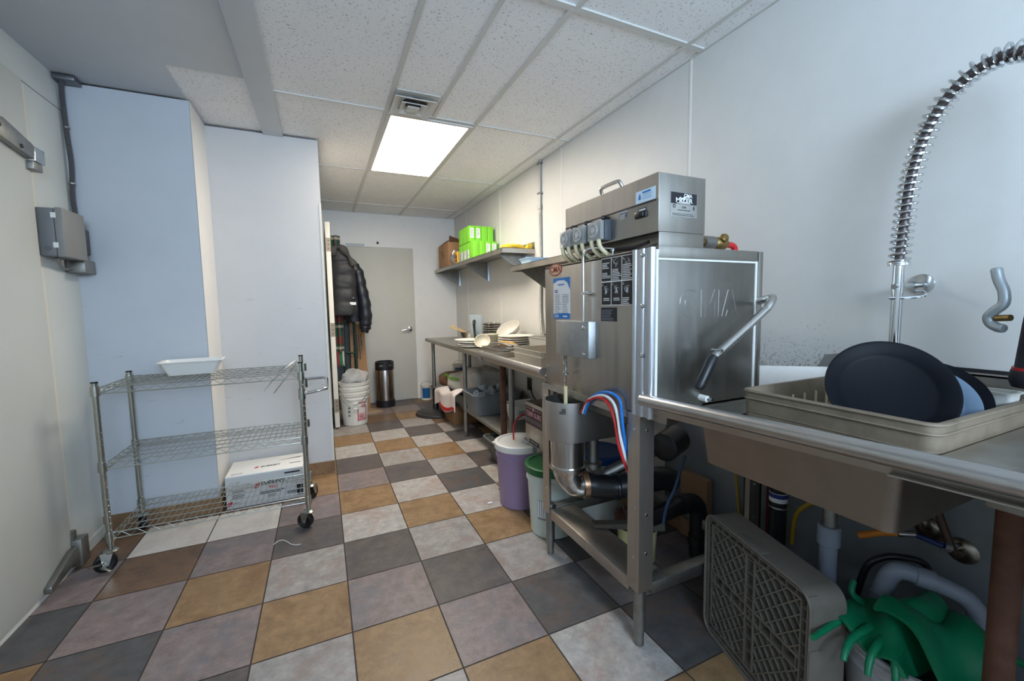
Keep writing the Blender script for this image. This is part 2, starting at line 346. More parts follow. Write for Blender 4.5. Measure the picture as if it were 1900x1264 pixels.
# ceiling light
t = thing('ceiling_light', 'lit fluorescent ceiling panel with a glowing white lens', 'ceiling light', (.70, 3.295, H-.012))
fr = MB()
for a, b_ in (((.428, 2.715), (.452, 3.875)), ((.952, 2.715), (.976, 3.875)), ((.452, 2.715), (.952, 2.737)), ((.452, 3.853), (.952, 3.875))): fr.box((*a, H-.016), (*b_, H))
P(fr, 'frame', M['bar'], t)
P(MB().box((.452, 2.737, H-.013), (.952, 3.853, H-.009)), 'lens', mat('glowing_lens', (255, 243, 226), .5, emit=20), t)
# air diffuser
t = thing('air_diffuser', 'square stepped white air vent in the ceiling beside the lit panel', 'air vent', (.557, 2.535, H-.04))
P(MB().box((.44, 2.42, H-.006), (.68, 2.68, H-.001)), 'backing', M['bar'], t)
P(MB().lathe([(.07, -.0075), (.07, -.002)], (.56, 2.545, H), seg=24), 'duct_throat', M['black'], t)
for nm, s0, s1, z0, z1 in (('outer_ring', .118, .076, .026, .012), ('middle_ring', .072, .044, .034, .018), ('centre_plate', .034, 0, .040, .034)):
    q = MB(); cx, cy = .548, 2.562
    if s1:
        o_ = [(cx-s0, cy-s0), (cx+s0, cy-s0), (cx+s0, cy+s0), (cx-s0, cy+s0)]; i_ = [(cx-s1, cy-s1), (cx+s1, cy-s1), (cx+s1, cy+s1), (cx-s1, cy+s1)]
        q.loft([[(*p, H-z0) for p in o_], [(*p, H-z0-.004) for p in o_], [(*p, H-z1-.004) for p in i_], [(*p, H-z1) for p in i_], [(*p, H-z0) for p in o_]], caps=False)
    else: q.box((cx-s0, cy-s0, H-z0), (cx+s0, cy+s0, H-z1))
    P(q, nm, M['bar'], t)
# back door in the far wall
dr = thing('door_1', '', 'door', (.75, YB, 0)); del dr['label']; del dr['category']; dr['kind'] = 'structure'
P(MB().box((.285, YB-.022, .012), (1.135, YB+.02, 2.0)), 'door_leaf', M['door_paint'], dr, bevel=.002)
P(MB().box((1.137, YB-.012, 0), (1.185, YB, 2.0035)).box((.235, YB-.012, 2.004), (1.185, YB, 2.03)).box((.235, YB-.012, 0), (.283, YB, 2.0035)), 'door_frame', M['white_wall'], dr)
k = P(MB().lathe([(.034, 0), (.034, .008), (.014, .014), (.012, .05)], (1.06, YB-.022, .948), (0, -1, 0)), 'door_handle', M['chrome'], dr)
P(MB().tube([(1.06, YB-.075, .948), (1.02, YB-.078, .945), (.95, YB-.072, .936)], [.013, .011, .009]), 'lever', M['chrome'], k)
P(MB().card((.43, YB-.0235, 2.02), (1, 0, 0), (0, 0, 1), .25, .036).lines((.315, YB-.0245, 2.03), (1, 0, 0), (0, 0, 1), .23, 2, .016, .007, 3, 1, ragged=.1), 'door_tape', [M['paper'], M['grey_ink']], dr)
P(MB().lathe([(.016, 0), (.014, .01), (.0, .012)], (.697, YB-.001, 2.06), (0, -1, 0)), 'door_bumper', M['black'], dr)
# walk-in cooler door on the left wall
dr = thing('door_2', '', 'door', (XL, 1.9, 0)); del dr['label']; del dr['category']; dr['kind'] = 'structure'
P(MB().box((XL, .9, .03), (XL+.022, 2.612, 2.255)), 'door_leaf', M['cooler'], dr, bevel=.004)
P(MB().box((XL, .9, .0), (XL+.012, 2.67, .05)), 'door_sweep', M['white_pl'], dr)
P(MB().box((XL, 2.615, .06), (XL+.004, 2.665, 2.25)), 'jamb_strip', M['cream'], dr)
h = P(MB().prism([(2.34, 1.985), (2.40, 2.015), (2.585, 1.972), (2.60, 1.94), (2.58, 1.905), (2.34, 1.935)], XL+.022, XL+.05, 'x'), 'hinge_strap', M['steel_dull'], dr, bevel=.006)
P(MB().box((XL+.004, 2.585, 1.90), (XL+.052, 2.66, 1.965)), 'hinge_knuckle', M['steel_bright'], dr, bevel=.004)
P(MB().box((XL+.004, 2.58, 1.865), (XL+.045, 2.65, 1.90)), 'hinge_block', M['steel_dull'], dr, bevel=.003)
for y, z in ((2.37, 1.975), (2.50, 1.935)): P(MB().lathe([(.009, 0), (.009, .003), (0, .005)], (XL+.05, y, z), (1, 0, 0), 12), 'screw', M['black'], dr)
P(MB().prism([(2.37, .03), (2.37, .06), (2.56, .125), (2.66, .125), (2.66, .02), (2.60, .02), (2.56, .06)], XL+.022, XL+.05, 'x'), 'lower_hinge_strap', M['steel_dull'], dr, bevel=.006)
P(MB().box((XL+.004, 2.60, .02), (XL+.06, 2.67, .15)), 'lower_hinge_block', M['steel_dull'], dr, bevel=.004)
P(MB().box((XL+.004, 2.605, .125), (XL+.03, 2.64, .19)), 'lower_hinge_pin', M['steel_dull'], dr)
# loose door leaf standing open at the mouth of the back passage, hinge edge towards us
dr = thing('door_3', '', 'door', (.095, 4.95, 0)); del dr['label']; del dr['category']; dr['kind'] = 'structure'
P(MB().box((.072, 4.55, .02), (.117, 5.38, 2.085)), 'door_leaf', M['cream'], dr, bevel=.002)
for z0, z1 in ((1.80, 1.93), (.955, 1.09), (.18, .315)):
    hb = P(MB().box((.077, 4.545, z0), (.117, 4.5505, z1)), 'hinge_plate', mat('bare_hinge_plate', (150, 136, 118), .5, .3), dr)
    q = MB()
    for f in (.2, .5, .8): q.lathe([(.005, 0), (.005, .002), (0, .003)], (.097, 4.545, z0+(z1-z0)*f), (0, -1, 0), 8)
    P(q, 'screw', M['ink'], hb)
# ------------------------------------------------------------------ left side: cart, boxes, conduit
XP, YP = (-.975, -.12), (2.545, 2.93); SH = (.868, .507, .162)
t = thing('wire_cart', 'three-shelf chrome wire cart on black casters by the pale blue wall', 'cart', (-.55, 2.74, 0))
for i, x in enumerate(XP):
    for j, y in enumerate(YP):
        top = .905 if i == 0 else .938
        if i and j: x -= .013
        q = MB().cyl((x, y, .115), (x, y, top), .0125, 14)
        for k in range(26): q.tube([(x+.0131*math.cos(a*math.pi/5), y+.0131*math.sin(a*math.pi/5), .14+k*.0295) for a in range(10)], .0007, 4, closed=True)
        po = P(q, 'post', M['zinc'], t)
        P(MB().cyl((x, y, top), (x, y, top+.006), .014, 14), 'post_cap', M['black'], po)
for s_i, z in enumerate(SH):
    q = MB(); x0, x1 = XP[0]+.015, XP[1]-.015; y0, y1 = YP[0]+.006, YP[1]-.006; zt = z+.015; zb = z-.015
    for zz in (zt, zb): q.tube([(x0, y0, zz), (x1, y0, zz), (x1, y1, zz), (x0, y1, zz)], .0028, 8, closed=True)
    def zig(a, b, n):
        a, b = V(a), V(b); pts = []
        for k in range(n+1): p = a.lerp(b, k/n); pts.append((p.x, p.y, zt-.003 if k % 2 else zb+.003))
        q.tube(pts, .0017, 6)
    zig((x0, y0, 0), (x1, y0, 0), 28); zig((x0, y1, 0), (x1, y1, 0), 28); zig((x0, y0, 0), (x0, y1, 0), 14); zig((x1, y0, 0), (x1, y1, 0), 14)
    for k in range(1, 31): x = x0+(x1-x0)*k/31; q.tube([(x, y0, zt+.002), (x, y1, zt+.002)], .0016, 6)
    for k in range(1, 5): y = y0+(y1-y0)*k/5; q.tube([(x0, y, zt-.001), (x1, y, zt-.001)], .0022, 6)
    sh = P(q, 'wire_shelf', M['zinc'], t)
    for x in XP:
        for y in YP: P(MB().lathe([(.0135, -.024), (.018, -.024), (.0165, .022), (.0135, .022)], (x, y, z), seg=16), 'collar', M['zinc'], sh)
q = MB().tube([(-.12, 2.545, .765), (-.05, 2.532, .778), (-.012, 2.532, .785), (.006, 2.545, .786), (.010, 2.60, .79), (.010, 2.87, .79), (.004, 2.92, .79), (-.02, 2.935, .79), (-.12, 2.93, .79)], .009, 12)
hd = P(q, 'push_handle', M['chrome'], t)
for y in YP: P(MB().lathe([(.0132, -.03), (.0185, -.03), (.017, .03), (.0132, .03)], (-.12, y, .768), seg=16), 'collar', M['zinc'], hd)
cas_rot = {(0, 0): 200, (1, 0): 150, (0, 1): 120, (1, 1): 60}
for i, x in enumerate(XP):
    for j, y in enumerate(YP):
        a = math.radians(cas_rot[(i, j)]); d = V((math.cos(a), math.sin(a), 0)); n = V((-d.y, d.x, 0)); c = V((x, y, 0))+d*.022
        R = .043
        q = MB().cyl((x, y, .095), (x, y, .125), .011, 12); q.lathe([(.026, .088), (.03, .094), (.02, .102), (.012, .104)], (x, y, 0), seg=18)
        for sgn in (-1, 1): q.hexa([*[c+n*(sgn*.020+o)+d*dx+V((0, 0, zz)) for zz, dx0, dx1 in ((R-.012, -.010, .010), (.095, -.030, .018)) for dx, o in ((dx0, -.0015), (dx1, -.0015), (dx1, .0015), (dx0, .0015))]])
        q.cyl(c-n*.025+V((0, 0, R)), c+n*.025+V((0, 0, R)), .005, 10)
        ca = P(q, 'caster', M['zinc'], t)
        P(MB().lathe([(.012, -.012), (.030, -.012), (.034, -.015), (R, -.011), (R, .011), (.034, .015), (.030, .012), (.012, .012), (.012, -.012)], c+V((0, 0, R)), n, 28), 'wheel', M['black'], ca)
        if (i, j) == (0, 0):
            P(MB().obox(c+V((-.024, -.028, .05)), (.024, -.004, .004), (.004, .012, 0), (0, 0, .003)).obox(c+V((.012, -.03, .024)), (.02, -.004, -.012), (0, .010, 0), (0, 0, .003)), 'brake_lever', M['zinc'], ca, bevel=.002)
# white tub on the cart
def open_tub(rim, base, z0, z1, r_rim, r_base, th, lip, n=6):
    """rounded rectangular tub as one loft: rim/base = (x0,y0,x1,y1)"""
    def ring(q_, r, z):
        x0, y0, x1, y1 = q_; pts = []
        for cx, cy, a0 in ((x1-r, y1-r, 0), (x0+r, y1-r, 90), (x0+r, y0+r, 180), (x1-r, y0+r, 270)):
            for k in range(n+1): a = math.radians(a0+90*k/n); pts.append((cx+r*math.cos(a), cy+r*math.sin(a), z))
        return pts
    g = lambda q_, d: (q_[0]-d, q_[1]-d, q_[2]+d, q_[3]+d)
    return MB().loft([ring(base, r_base, z0), ring(rim, r_rim, z1-.004), ring(g(rim, lip), r_rim+lip, z1-.004), ring(g(rim, lip), r_rim+lip, z1), ring(g(rim, -th), max(r_rim-th, .004), z1), ring(g(base, -th), max(r_base-th, .004), z0+th)])
def place(mb, c, rz):
    R = Matrix.Rotation(rz, 3, 'Z'); mb.v = [tuple(V(c)+R @ V(p)) for p in mb.v]; return mb
zt = SH[0]+.0155+.0025
S(place(open_tub((-.135, -.085, .135, .085), (-.105, -.06, .105, .06), 0, .075, .022, .02, .0025, .010), (-.665, 2.84, zt), math.radians(4)), 'food_tub', mat('milky_plastic', (236, 236, 232), .4, trans=.15),
  'empty white rectangular plastic tub on the top shelf of the wire cart', 'tub')
S(MB().tube([(-.30, 2.52, .80), (-.25, 2.55, .86), (-.17, 2.68, .925), (-.150, 2.70, .935), (-.145, 2.69, .93), (-.16, 2.66, .90), (-.21, 2.535, .84), (-.25, 2.505, .79)], .0022, 6), 'bent_wire', M['zinc'], 'bent metal wire hook hanging over the right end of the wire cart', 'wire')
# carton under the cart
q = MB().box((-.592, 3.0, .001), (-.16, 3.29, .205), 0)
t = thing('carton', 'white printed glove carton on the floor under the wire cart', 'box', (-.376, 3.145, 0))
cm = mat('white_carton', (224, 224, 222), .6, var=.02); cs = mat('grey_printed_side', (200, 200, 199), .6, var=.02)
P(q, 'carton_body', cm, t, bevel=.002)
P(MB().card((-.376, 3.0-.0005, .10), (1, 0, 0), (0, 0, 1), .428, .196, .001), 'side_print', cs, t)
x_, u_ = (1, 0, 0), (0, 0, 1)
q = MB()
q.text('EVEREST', .036, (-.335, 2.998, .128), x_, u_, 0, bold=True); q1 = MB().text('PRO', .026, (-.335, 2.998, .101), x_, u_, 0, bold=True); q.text('FLEXIBLE FITTING GLOVES'[0:0] or 'EVEREST', .012, (-.545, 2.998, .032), x_, u_, 0)
q.lines((-.41, 2.9985, .077), x_, u_, .15, 2, .010, .005, 3); q.lines((-.56, 2.9985, .11), x_, u_, .07, 6, .009, .003, 4); q.lines((-.37, 2.9985, .06), x_, u_, .07, 4, .006, .002, 5)
for sx, sz in ((-.425, .124), (-.575, .032)): P(MB().prism([(sx-.016, sz-.016), (sx+.008, sz-.012), (sx+.018, sz+.016), (sx-.008, sz+.012)], 2.9975, 2.9995, 'y'), 'logo', M['red_ink'], t)
q.card((-.225, 2.9995, .178), x_, u_, .09, .010, mi=0); q.card((-.232, 2.9995, .05), x_, u_, .055, .026, mi=2); q.card((-.185, 2.9995, .055), x_, u_, .036, .07, mi=0)
q.tube([(-.56+.009*math.cos(a*.6), 2.999, .158+.009*math.sin(a*.6)) for a in range(10)], .001, 4, mi=0); q.tube([(-.525+.008*math.cos(a*.6), 2.999, .158+.008*math.sin(a*.6)) for a in range(10)], .0016, 4, mi=0)
P(q, 'print', [M['ink'], M['red_ink'], M['grey_ink']], t); P(q1, 'lettering', M['red_ink'], t, 'red letters')
q = MB(); Y_ = (0, 1, 0)
q.text('EVEREST', .03, (-.355, 3.11, .2055), x_, Y_, 0, bold=True); q.lines((-.55, 3.035, .2055), x_, Y_, .05, 1, .01, .006, 1, 2); q.lines((-.245, 3.10, .2055), x_, Y_, .07, 1, .01, .008, 1, 0)
P(MB().prism([(-.45, 3.095), (-.43, 3.10), (-.42, 3.125), (-.44, 3.12)], .2052, .2062, 'z'), 'logo', M['red_ink'], t); P(MB().prism([(-.566, 3.03), (-.556, 3.03), (-.552, 3.04), (-.562, 3.04)], .2052, .2062, 'z'), 'logo', M['red_ink'], t)
P(MB().prism([(-.32, 3.19), (-.19, 3.20), (-.165, 3.215), (-.19, 3.214)], .2052, .206, 'z'), 'hand_slot', M['ink'], t)
P(q, 'lettering', [M['ink'], M['red_ink'], M['grey_ink']], t)
# white string on the floor
S(MB().tube([(-.29+k*.012, 2.43+.02*math.sin(k*.5)-.004*k, .003+.012*max(0, math.sin(k*.45))) for k in range(12)], .0016, 5), 'loose_string', M['white_t'], 'thin white string lying on the floor near the cart caster', 'string')
S(MB().blob((.90, 2.35, .006), (.035, .014, .010), .8, .002, 60), 'paper_scrap', M['paper'], 'small white scrap of paper on an ochre floor tile', 'paper scrap')
# flexible conduit in the corner, with the boxes on the cooler wall
def flex(path, r, pitch=.006, seg=10):
    P_ = [V(p) for p in path]; L_ = sum((P_[i+1]-P_[i]).length for i in range(len(P_)-1)); n = int(L_/pitch*2); pts = []; rr = []
    for k in range(n+1):
        d = L_*k/n
        for i in range(len(P_)-1):
            l = (P_[i+1]-P_[i]).length
            if d <= l+1e-9 or i == len(P_)-2: pts.append(P_[i].lerp(P_[i+1], min(1, d/l))); break
            d -= l
        rr.append(r*(1.06 if k % 2 else .9))
    return MB().tube(pts, rr, seg)
def smooth(path, n=6):
    P_ = [V(p) for p in path]; out = []
    for i in range(len(P_)-1):
        a, b, c, d = P_[max(i-1, 0)], P_[i], P_[i+1], P_[min(i+2, len(P_)-1)]
        for k in range(n):
            s_ = k/n; out.append(.5*((2*b)+(c-a)*s_+(2*a-5*b+4*c-d)*s_**2+(3*b-a-3*c+d)*s_**3))
    return out+[P_[-1]]
M['conduit'] = mat('grey_conduit', (120, 120, 122), .4, .8)
t = thing('corner_conduit', 'grey flexible metal conduit running down the corner of the pale blue wall', 'conduit', (-1.13, 2.95, 1.67))
P(flex(smooth([(-1.13, 2.93, 2.42), (-1.143, 2.955, 2.33), (-1.142, 2.962, 2.15), (-1.136, 2.962, 2.0), (-1.144, 2.962, 1.82), (-1.132, 2.955, 1.665)]), .011), 'conduit_tube', M['conduit'], t)
for z in (2.18, 1.90, 1.70): P(MB().lathe([(.014, -.004), (.014, .004)], (-1.141, 2.962, z), seg=12), 'strap', M['steel_dull'], t)
P(MB().box((-1.155, 2.90, 2.395), (-1.07, 2.975, 2.42)), 'ceiling_fitting', M['conduit'], t, bevel=.004)
t = thing('control_enclosure', 'grey plastic electrical enclosure with a hinged lid on the left wall', 'electrical box', (-1.11, 2.73, 1.50))
P(MB().box((XL, 2.645, 1.495), (-1.095, 2.84, 1.715)), 'enclosure_base', M['grey_box'], t, bevel=.008)
ld = P(MB().box((-1.095, 2.642, 1.492), (-1.062, 2.843, 1.718)), 'lid', mat('grey_lid', (132, 131, 128), .5), t, bevel=.008)
for z in (1.68, 1.545): P(MB().box((-1.102, 2.636, z-.012), (-1.085, 2.645, z+.012)), 'latch', M['white_pl'], ld)
P(MB().lathe([(.012, 0), (.012, .002)], (-1.125, 2.645, 1.53), (0, -1, 0), 18), 'knockout', mat('grey_knockout', (100, 101, 103), .5), t)
P(MB().tube(smooth([(-1.12, 2.70, 1.495), (-1.13, 2.74, 1.465), (-1.14, 2.80, 1.45), (-1.135, 2.86, 1.455)]), .007, 8), 'cable', M['steel_dull'], t)
t = thing('toggle_switch_box', 'small dark switch box under the corner conduit', 'switch', (-1.12, 2.94, 1.53))
P(MB().box((-1.157, 2.885, 1.535), (-1.098, 2.975, 1.665)), 'switch_body', mat('dark_grey_switch', (70, 72, 76), .5), t, bevel=.005)
P(MB().box((-1.145, 2.878, 1.575), (-1.112, 2.886, 1.645)), 'switch_face', M['black'], t)
P(MB().box((-1.138, 2.874, 1.548), (-1.108, 2.885, 1.572)), 'switch_tag', M['steel_bright'], t)
t = thing('junction_box', 'grey metal junction box in the corner below the dark switch', 'electrical box', (-1.12, 2.90, 1.44))
P(MB().box((-1.158, 2.86, 1.435), (-1.085, 2.975, 1.503)), 'box_body', M['grey_box'], t, bevel=.004)
P(MB().box((-1.15, 2.853, 1.437), (-1.083, 2.861, 1.50)), 'cover', M['steel_dull'], t, bevel=.002)
P(MB().cyl((-1.128, 2.93, 1.50), (-1.128, 2.93, 1.537), .011, 12), 'connector', M['conduit'], t)
# ------------------------------------------------------------------ back of the passage
def wrap(mb, i0, c, r, a0):   # bend flat lettering (x,z, y=offset) round a vertical cylinder from vertex i0 on
    for i in range(i0, len(mb.v)):
        x, y, z = mb.v[i]; a = a0+x/r; rr = r-y; mb.v[i] = (c[0]+rr*math.cos(a), c[1]+rr*math.sin(a), c[2]+z)
def pail_mb(c, rb, rt, h, th=.0025):
    rim = lambda z, d=0: rb+(rt-rb)*z/h+d
    p = [(0, 0), (rb-.004, 0), (rb, .004), (rim(h*.80), h*.80), (rim(h*.80, .006), h*.80+.001), (rim(h*.80, .006), h*.80+.012), (rim(h*.83, .0), h*.83+.004), (rim(h*.92), h*.92), (rim(h*.92, .007), h*.92),
         (rim(h*.92, .007), h*.94), (rim(h, 0), h*.95), (rim(h, .006), h-.012), (rim(h, .007), h), (rim(h, -th), h), (rim(.01, -th), .006), (0, .006)]
    return MB().lathe(p, c, seg=40)
pc = (.278, 4.715, 0)
lab = ['white plastic bucket with red printing at the bottom of the nested stack', 'middle white plastic bucket of the nested stack by the loose door', 'top white bucket of the nested stack, holding a plastic bag']
for k, z in enumerate((.001, .056, .112)):
    t = thing('bucket', lab[k], 'bucket', (pc[0], pc[1], z), 'nested white buckets')
    P(pail_mb((pc[0], pc[1], z), .122, .146, .345), 'bucket_body', M['pail_white'], t)
    if k == 0:
        q = MB(); r = .1345; 
        for x, w_, zz, h_ in ((.0, .10, .245, .008), (.0, .10, .06, .008), (-.046, .008, .152, .19), (.046, .008, .152, .19)):
            i0 = len(q.v); 
            for s_ in range(8): q.card((x-w_/2+w_*(s_+.5)/8, 0, zz), (1, 0, 0), (0, 0, 1), w_/8, h_, .001)
            wrap(q, i0, pc, r+.012*(zz-.15)/.15, math.radians(-62))
        i0 = len(q.v); q.text('CA', .042, (.018, 0, .205), (1, 0, 0), (0, 0, 1), ext=.0012, bold=True); wrap(q, i0, pc, r+.0035, math.radians(-62))
        i0 = len(q.v); q.lines((-.035, 0, .125), (1, 0, 0), (0, 0, 1), .07, 5, .012, .005, 8, t=.0012); wrap(q, i0, pc, r-.0008, math.radians(-62))
        i0 = len(q.v)
        for n_, (dz, h_) in enumerate(((.05, .003), (.03, .016), (.012, .003), (-.008, .018), (-.03, .003), (-.05, .014))): q.card((0, 0, .165+dz), (1, 0, 0), (0, 0, 1), .030-.006*(n_ % 2), h_*.7, .001, 1)
        wrap(q, i0, pc, r+.003, math.radians(-118))
        P(q, 'printing', [M['red_ink'], M['ink']], t)
    if k < 2:
        zz = z+.30; q = MB().tube([(pc[0]+.152*math.cos(a), pc[1]+.152*math.sin(a), zz-.11*math.sin(math.pi*(i/14))) for i, a in enumerate([math.radians(-150+i*120/14) for i in range(15)])], .0022, 6)
        P(q, 'wire_bail', M['steel_dull'], t)
        P(MB().tube([(pc[0]+.152*math.cos(a), pc[1]+.152*math.sin(a), zz-.11) for a in [math.radians(-90+d) for d in (-9, -3, 3, 9)]], .006, 8), 'grip', M['white_pl'], t)
S(MB().blob((.29, 4.72, .492), (.26, .26, .17), .9, .028, 17, 3, 44, 26), 'plastic_bag', M['film'], 'crumpled clear plastic bag bulging from the top white bucket', 'plastic bag')
# keg
kc = (.685, 5.37, 0); t = thing('keg', 'slim stainless steel keg with black rubber ends against the back door', 'keg', kc)
P(MB().lathe([(.108, .06), (.108, .47), (.104, .485)], kc, seg=40), 'keg_body', mat('keg_steel', (176, 166, 158), .26, 1, var=.06, stretch=(6, 6, .5)), t)
P(MB().lathe([(.10, .001), (.112, .004), (.113, .085), (.109, .088)], kc, seg=40), 'base_boot', M['rubber'], t)
q = MB().lathe([(.109, .465), (.113, .468), (.112, .565), (.100, .57), (.098, .49), (0, .48)], kc, seg=40); tp = P(q, 'top_boot', M['rubber'], t)
q = MB()
for a in (-118, -62): q.obox((kc[0]+.112*math.cos(math.radians(a)), kc[1]+.112*math.sin(math.radians(a)), .525), (-.022*math.sin(math.radians(a)), .022*math.cos(math.radians(a)), 0), (.003*math.cos(math.radians(a)), .003*math.sin(math.radians(a)), 0), (0, 0, .012))
P(q, 'grip_slot', M['steel_dull'], tp)
# wooden wedge, boxes, frame behind the buckets
S(MB().hexa([(.43, 5.02, .001), (.62, 5.10, .001), (.60, 5.22, .001), (.42, 5.20, .001), (.43, 5.03, .035), (.60, 5.11, .012), (.58, 5.21, .012), (.42, 5.19, .05)]), 'wood_wedge', mat('dusty_wood', (150, 128, 104), .8, var=.15), 'flat piece of brown wood on the floor by the keg', 'wood')
t = thing('tall_carton', 'tall narrow cardboard box leaning upright beside the back door', 'box', (.44, 5.5, 0))
P(MB().hexa([(.375, 5.36, 0), (.50, 5.36, 0), (.50, 5.49, 0), (.375, 5.49, 0), (.345, 5.45, 1.04), (.47, 5.45, 1.03), (.47, 5.58, 1.03), (.345, 5.58, 1.04)]), 'carton_body', M['card'], t, bevel=.002)
q = MB(); R_ = V((-.03, .09, 1.04)).normalized(); U_ = V((-1, 0, -.03)).normalized()
for k, L_ in enumerate((.30, .32, .16)):
    rr_ = random.Random(k)
    for n_ in range(int(L_/.018)):
        zz = .90-n_*.018; q.obox((.372+.026*k+.030*(1.03-zz)*.93, 5.36+.0865*zz-.0006, zz), (.004+.003*rr_.random(), 0, 0), (0, .0008, 0), (0, .0006, .006))
q.obox((.455, 5.373, .22), (.012, 0, 0), (0, .001, 0), (0, 0, .05))
P(q, 'lettering', M['ink'], t)
t = thing('hand_truck', 'dark green tubular hand truck standing behind the hanging coats', 'hand truck', (.30, 5.3, 0)); gm = mat('dark_green_paint', (34, 58, 48), .45)
P(MB().tube(smooth([(.235, 5.27, .0), (.225, 5.28, .9), (.235, 5.29, 1.06), (.29, 5.30, 1.11), (.345, 5.29, 1.06), (.352, 5.28, .9), (.355, 5.27, .0)]), .016, 12), 'frame_tube', gm, t)
P(MB().tube([(.23, 5.28, .72), (.352, 5.28, .70)], .012).tube([(.23, 5.28, .4), (.354, 5.28, .4)], .012), 'crossbar', gm, t)
S(MB().box((.296, 5.33, 0), (.334, 5.345, 1.15)), 'brown_board', mat('brown_board', (150, 116, 84), .7, var=.1), 'narrow brown board upright behind the green hand truck', 'board')
S(MB().hexa([(.125, 5.42, 0), (.33, 5.42, 0), (.33, 5.46, 0), (.125, 5.46, 0), (.125, 5.54, 1.25), (.33, 5.54, 1.22), (.33, 5.58, 1.22), (.125, 5.58, 1.25)]), 'grey_panel', mat('dark_grey_panel', (58, 62, 64), .5), 'dark grey panel leaning on the wall behind the plaid scarf', 'panel')
# scarf, coats on hooks of the loose door
def plaid():
    m = bpy.data.materials.new('plaid_wool'); m.use_nodes = True; nt = m.node_tree; N = nt.nodes; L = nt.links; b = N['Principled BSDF']; b.inputs['Roughness'].default_value = .9
    tc = N.new('ShaderNodeTexCoord'); sp = N.new('ShaderNodeSeparateXYZ'); L.new(tc.outputs['Object'], sp.inputs[0])
    def stripes(sock, f, ph, lo):
        a = N.new('ShaderNodeMath'); a.operation = 'MULTIPLY_ADD'; L.new(sock, a.inputs[0]); a.inputs[1].default_value = f; a.inputs[2].default_value = ph
        s_ = N.new('ShaderNodeMath'); s_.operation = 'SINE'; L.new(a.outputs[0], s_.inputs[0]); g = N.new('ShaderNodeMath'); g.operation = 'GREATER_THAN'; L.new(s_.outputs[0], g.inputs[0]); g.inputs[1].default_value = lo; return g.outputs[0]
    def mix(fac, a, c, k=1.):
        mu = N.new('ShaderNodeMath'); mu.operation = 'MULTIPLY'; L.new(fac, mu.inputs[0]); mu.inputs[1].default_value = k
        x = N.new('ShaderNodeMix'); x.data_type = 'RGBA'; L.new(mu.outputs[0], x.inputs[0])
        if isinstance(a, tuple): x.inputs[6].default_value = (*lin(a), 1)
        else: L.new(a, x.inputs[6])
        x.inputs[7].default_value = (*lin(c), 1); return x.outputs[2]
    o = mix(stripes(sp.outputs['X'], 140, .6, .1), (52, 66, 58), (24, 92, 74))
    o = mix(stripes(sp.outputs['Z'], 26, 0, .45), o, (118, 48, 48), .7); o = mix(stripes(sp.outputs['X'], 140, 2.5, .82), o, (140, 56, 52), .8)
    o = mix(stripes(sp.outputs['Z'], 26, 2.2, .93), o, (180, 172, 156), .8); L.new(o, b.inputs['Base Color']); return m
pm = plaid()
t = thing('plaid_scarf', 'green and red plaid scarf with fringe hanging on the loose door', 'scarf', (.18, 5.03, 1.3))
P(MB().sheet(lambda u, v: (.134+.090*u*(1-.15*v), 5.02+.02*math.sin(u*9)+.02*v, 2.03-1.29*v), 14, 20, .008), 'scarf_cloth', pm, t)
fr_m = [mat('red_yarn', (150, 62, 66), .9), mat('green_yarn', (34, 128, 98), .9), mat('cream_yarn', (206, 196, 184), .9)]
for k in range(8): P(MB().tube([(.140+.0095*k, 5.04, .755), (.139+.0097*k, 5.042, .67), (.142+.0095*k, 5.04, .595-.01*(k % 3))], [.004, .005, .003], 6), 'fringe', fr_m[(0, 0, 0, 1, 1, 1, 2, 2)[k]], t)
ring = lambda cx, cy, z, rx, ry, n=28, e=.8, ph=0: [(cx+rx*math.copysign(abs(math.cos(2*math.pi*k/n+ph))**e, math.cos(2*math.pi*k/n+ph)), cy+ry*math.copysign(abs(math.sin(2*math.pi*k/n+ph))**e, math.sin(2*math.pi*k/n+ph)), z) for k in range(n)]
t = thing('puffer_coat', 'black quilted puffer coat hanging on the loose door', 'coat', (.26, 4.93, 1.5)); bk = mat('black_puffer_cloth', (46, 46, 48), .55, var=.12, vscale=20, bump=.3, bscale=30)
rs = []
for k in range(57):
    f = k/56; z = 1.155+.72*f; bulge = abs(math.sin(f*math.pi*5.0))**.55*.020
    xr = .335+.02*math.sin(f*3)-max(0, f-.75)*.30; xl = .132+max(0, f-.85)*.12; rx = (xr-xl)/2+bulge*.6; ry = .085-.02*f+bulge
    rs.append([(p[0], p[1]+.008*noise.noise(V(p)*22), p[2]) for p in ring((xr+xl)/2, 4.94, z, rx, ry, 36)])
P(MB().loft(rs), 'coat_body', bk, t, angle=80)
P(MB().tube(smooth([(.140, 4.88, 1.80), (.16, 4.86, 1.87), (.215, 4.84, 1.885), (.27, 4.84, 1.83), (.315, 4.85, 1.76), (.345, 4.87, 1.70)]), [.03+.012*math.sin(i*.5) for i in range(31)], 14), 'collar', mat('charcoal_collar', (66, 65, 64), .7, var=.15), t, angle=80)
P(MB().tube(smooth([(.345, 4.865, 1.72), (.352, 4.86, 1.68), (.362, 4.855, 1.645)]), .004, 6), 'zip_pull', M['steel_bright'], t)
P(MB().card((.318, 4.853, 1.285), (1, 0, 0), (0, 0, 1), .062, .03, .003), 'cloth_tag', M['paper'], t)
P(MB().lathe([(.008, 0), (.006, .006), (0, .007)], (.325, 4.855, 1.345), (0, -1, 0), 10), 'snap', M['steel_bright'], t)
t = thing('navy_jacket', 'shiny dark navy jacket hanging behind the black puffer coat', 'coat', (.42, 5.08, 1.3)); nv = mat('navy_shiny_cloth', (30, 33, 41), .4, var=.25, vscale=14, bump=.5, bscale=16)
rs = []
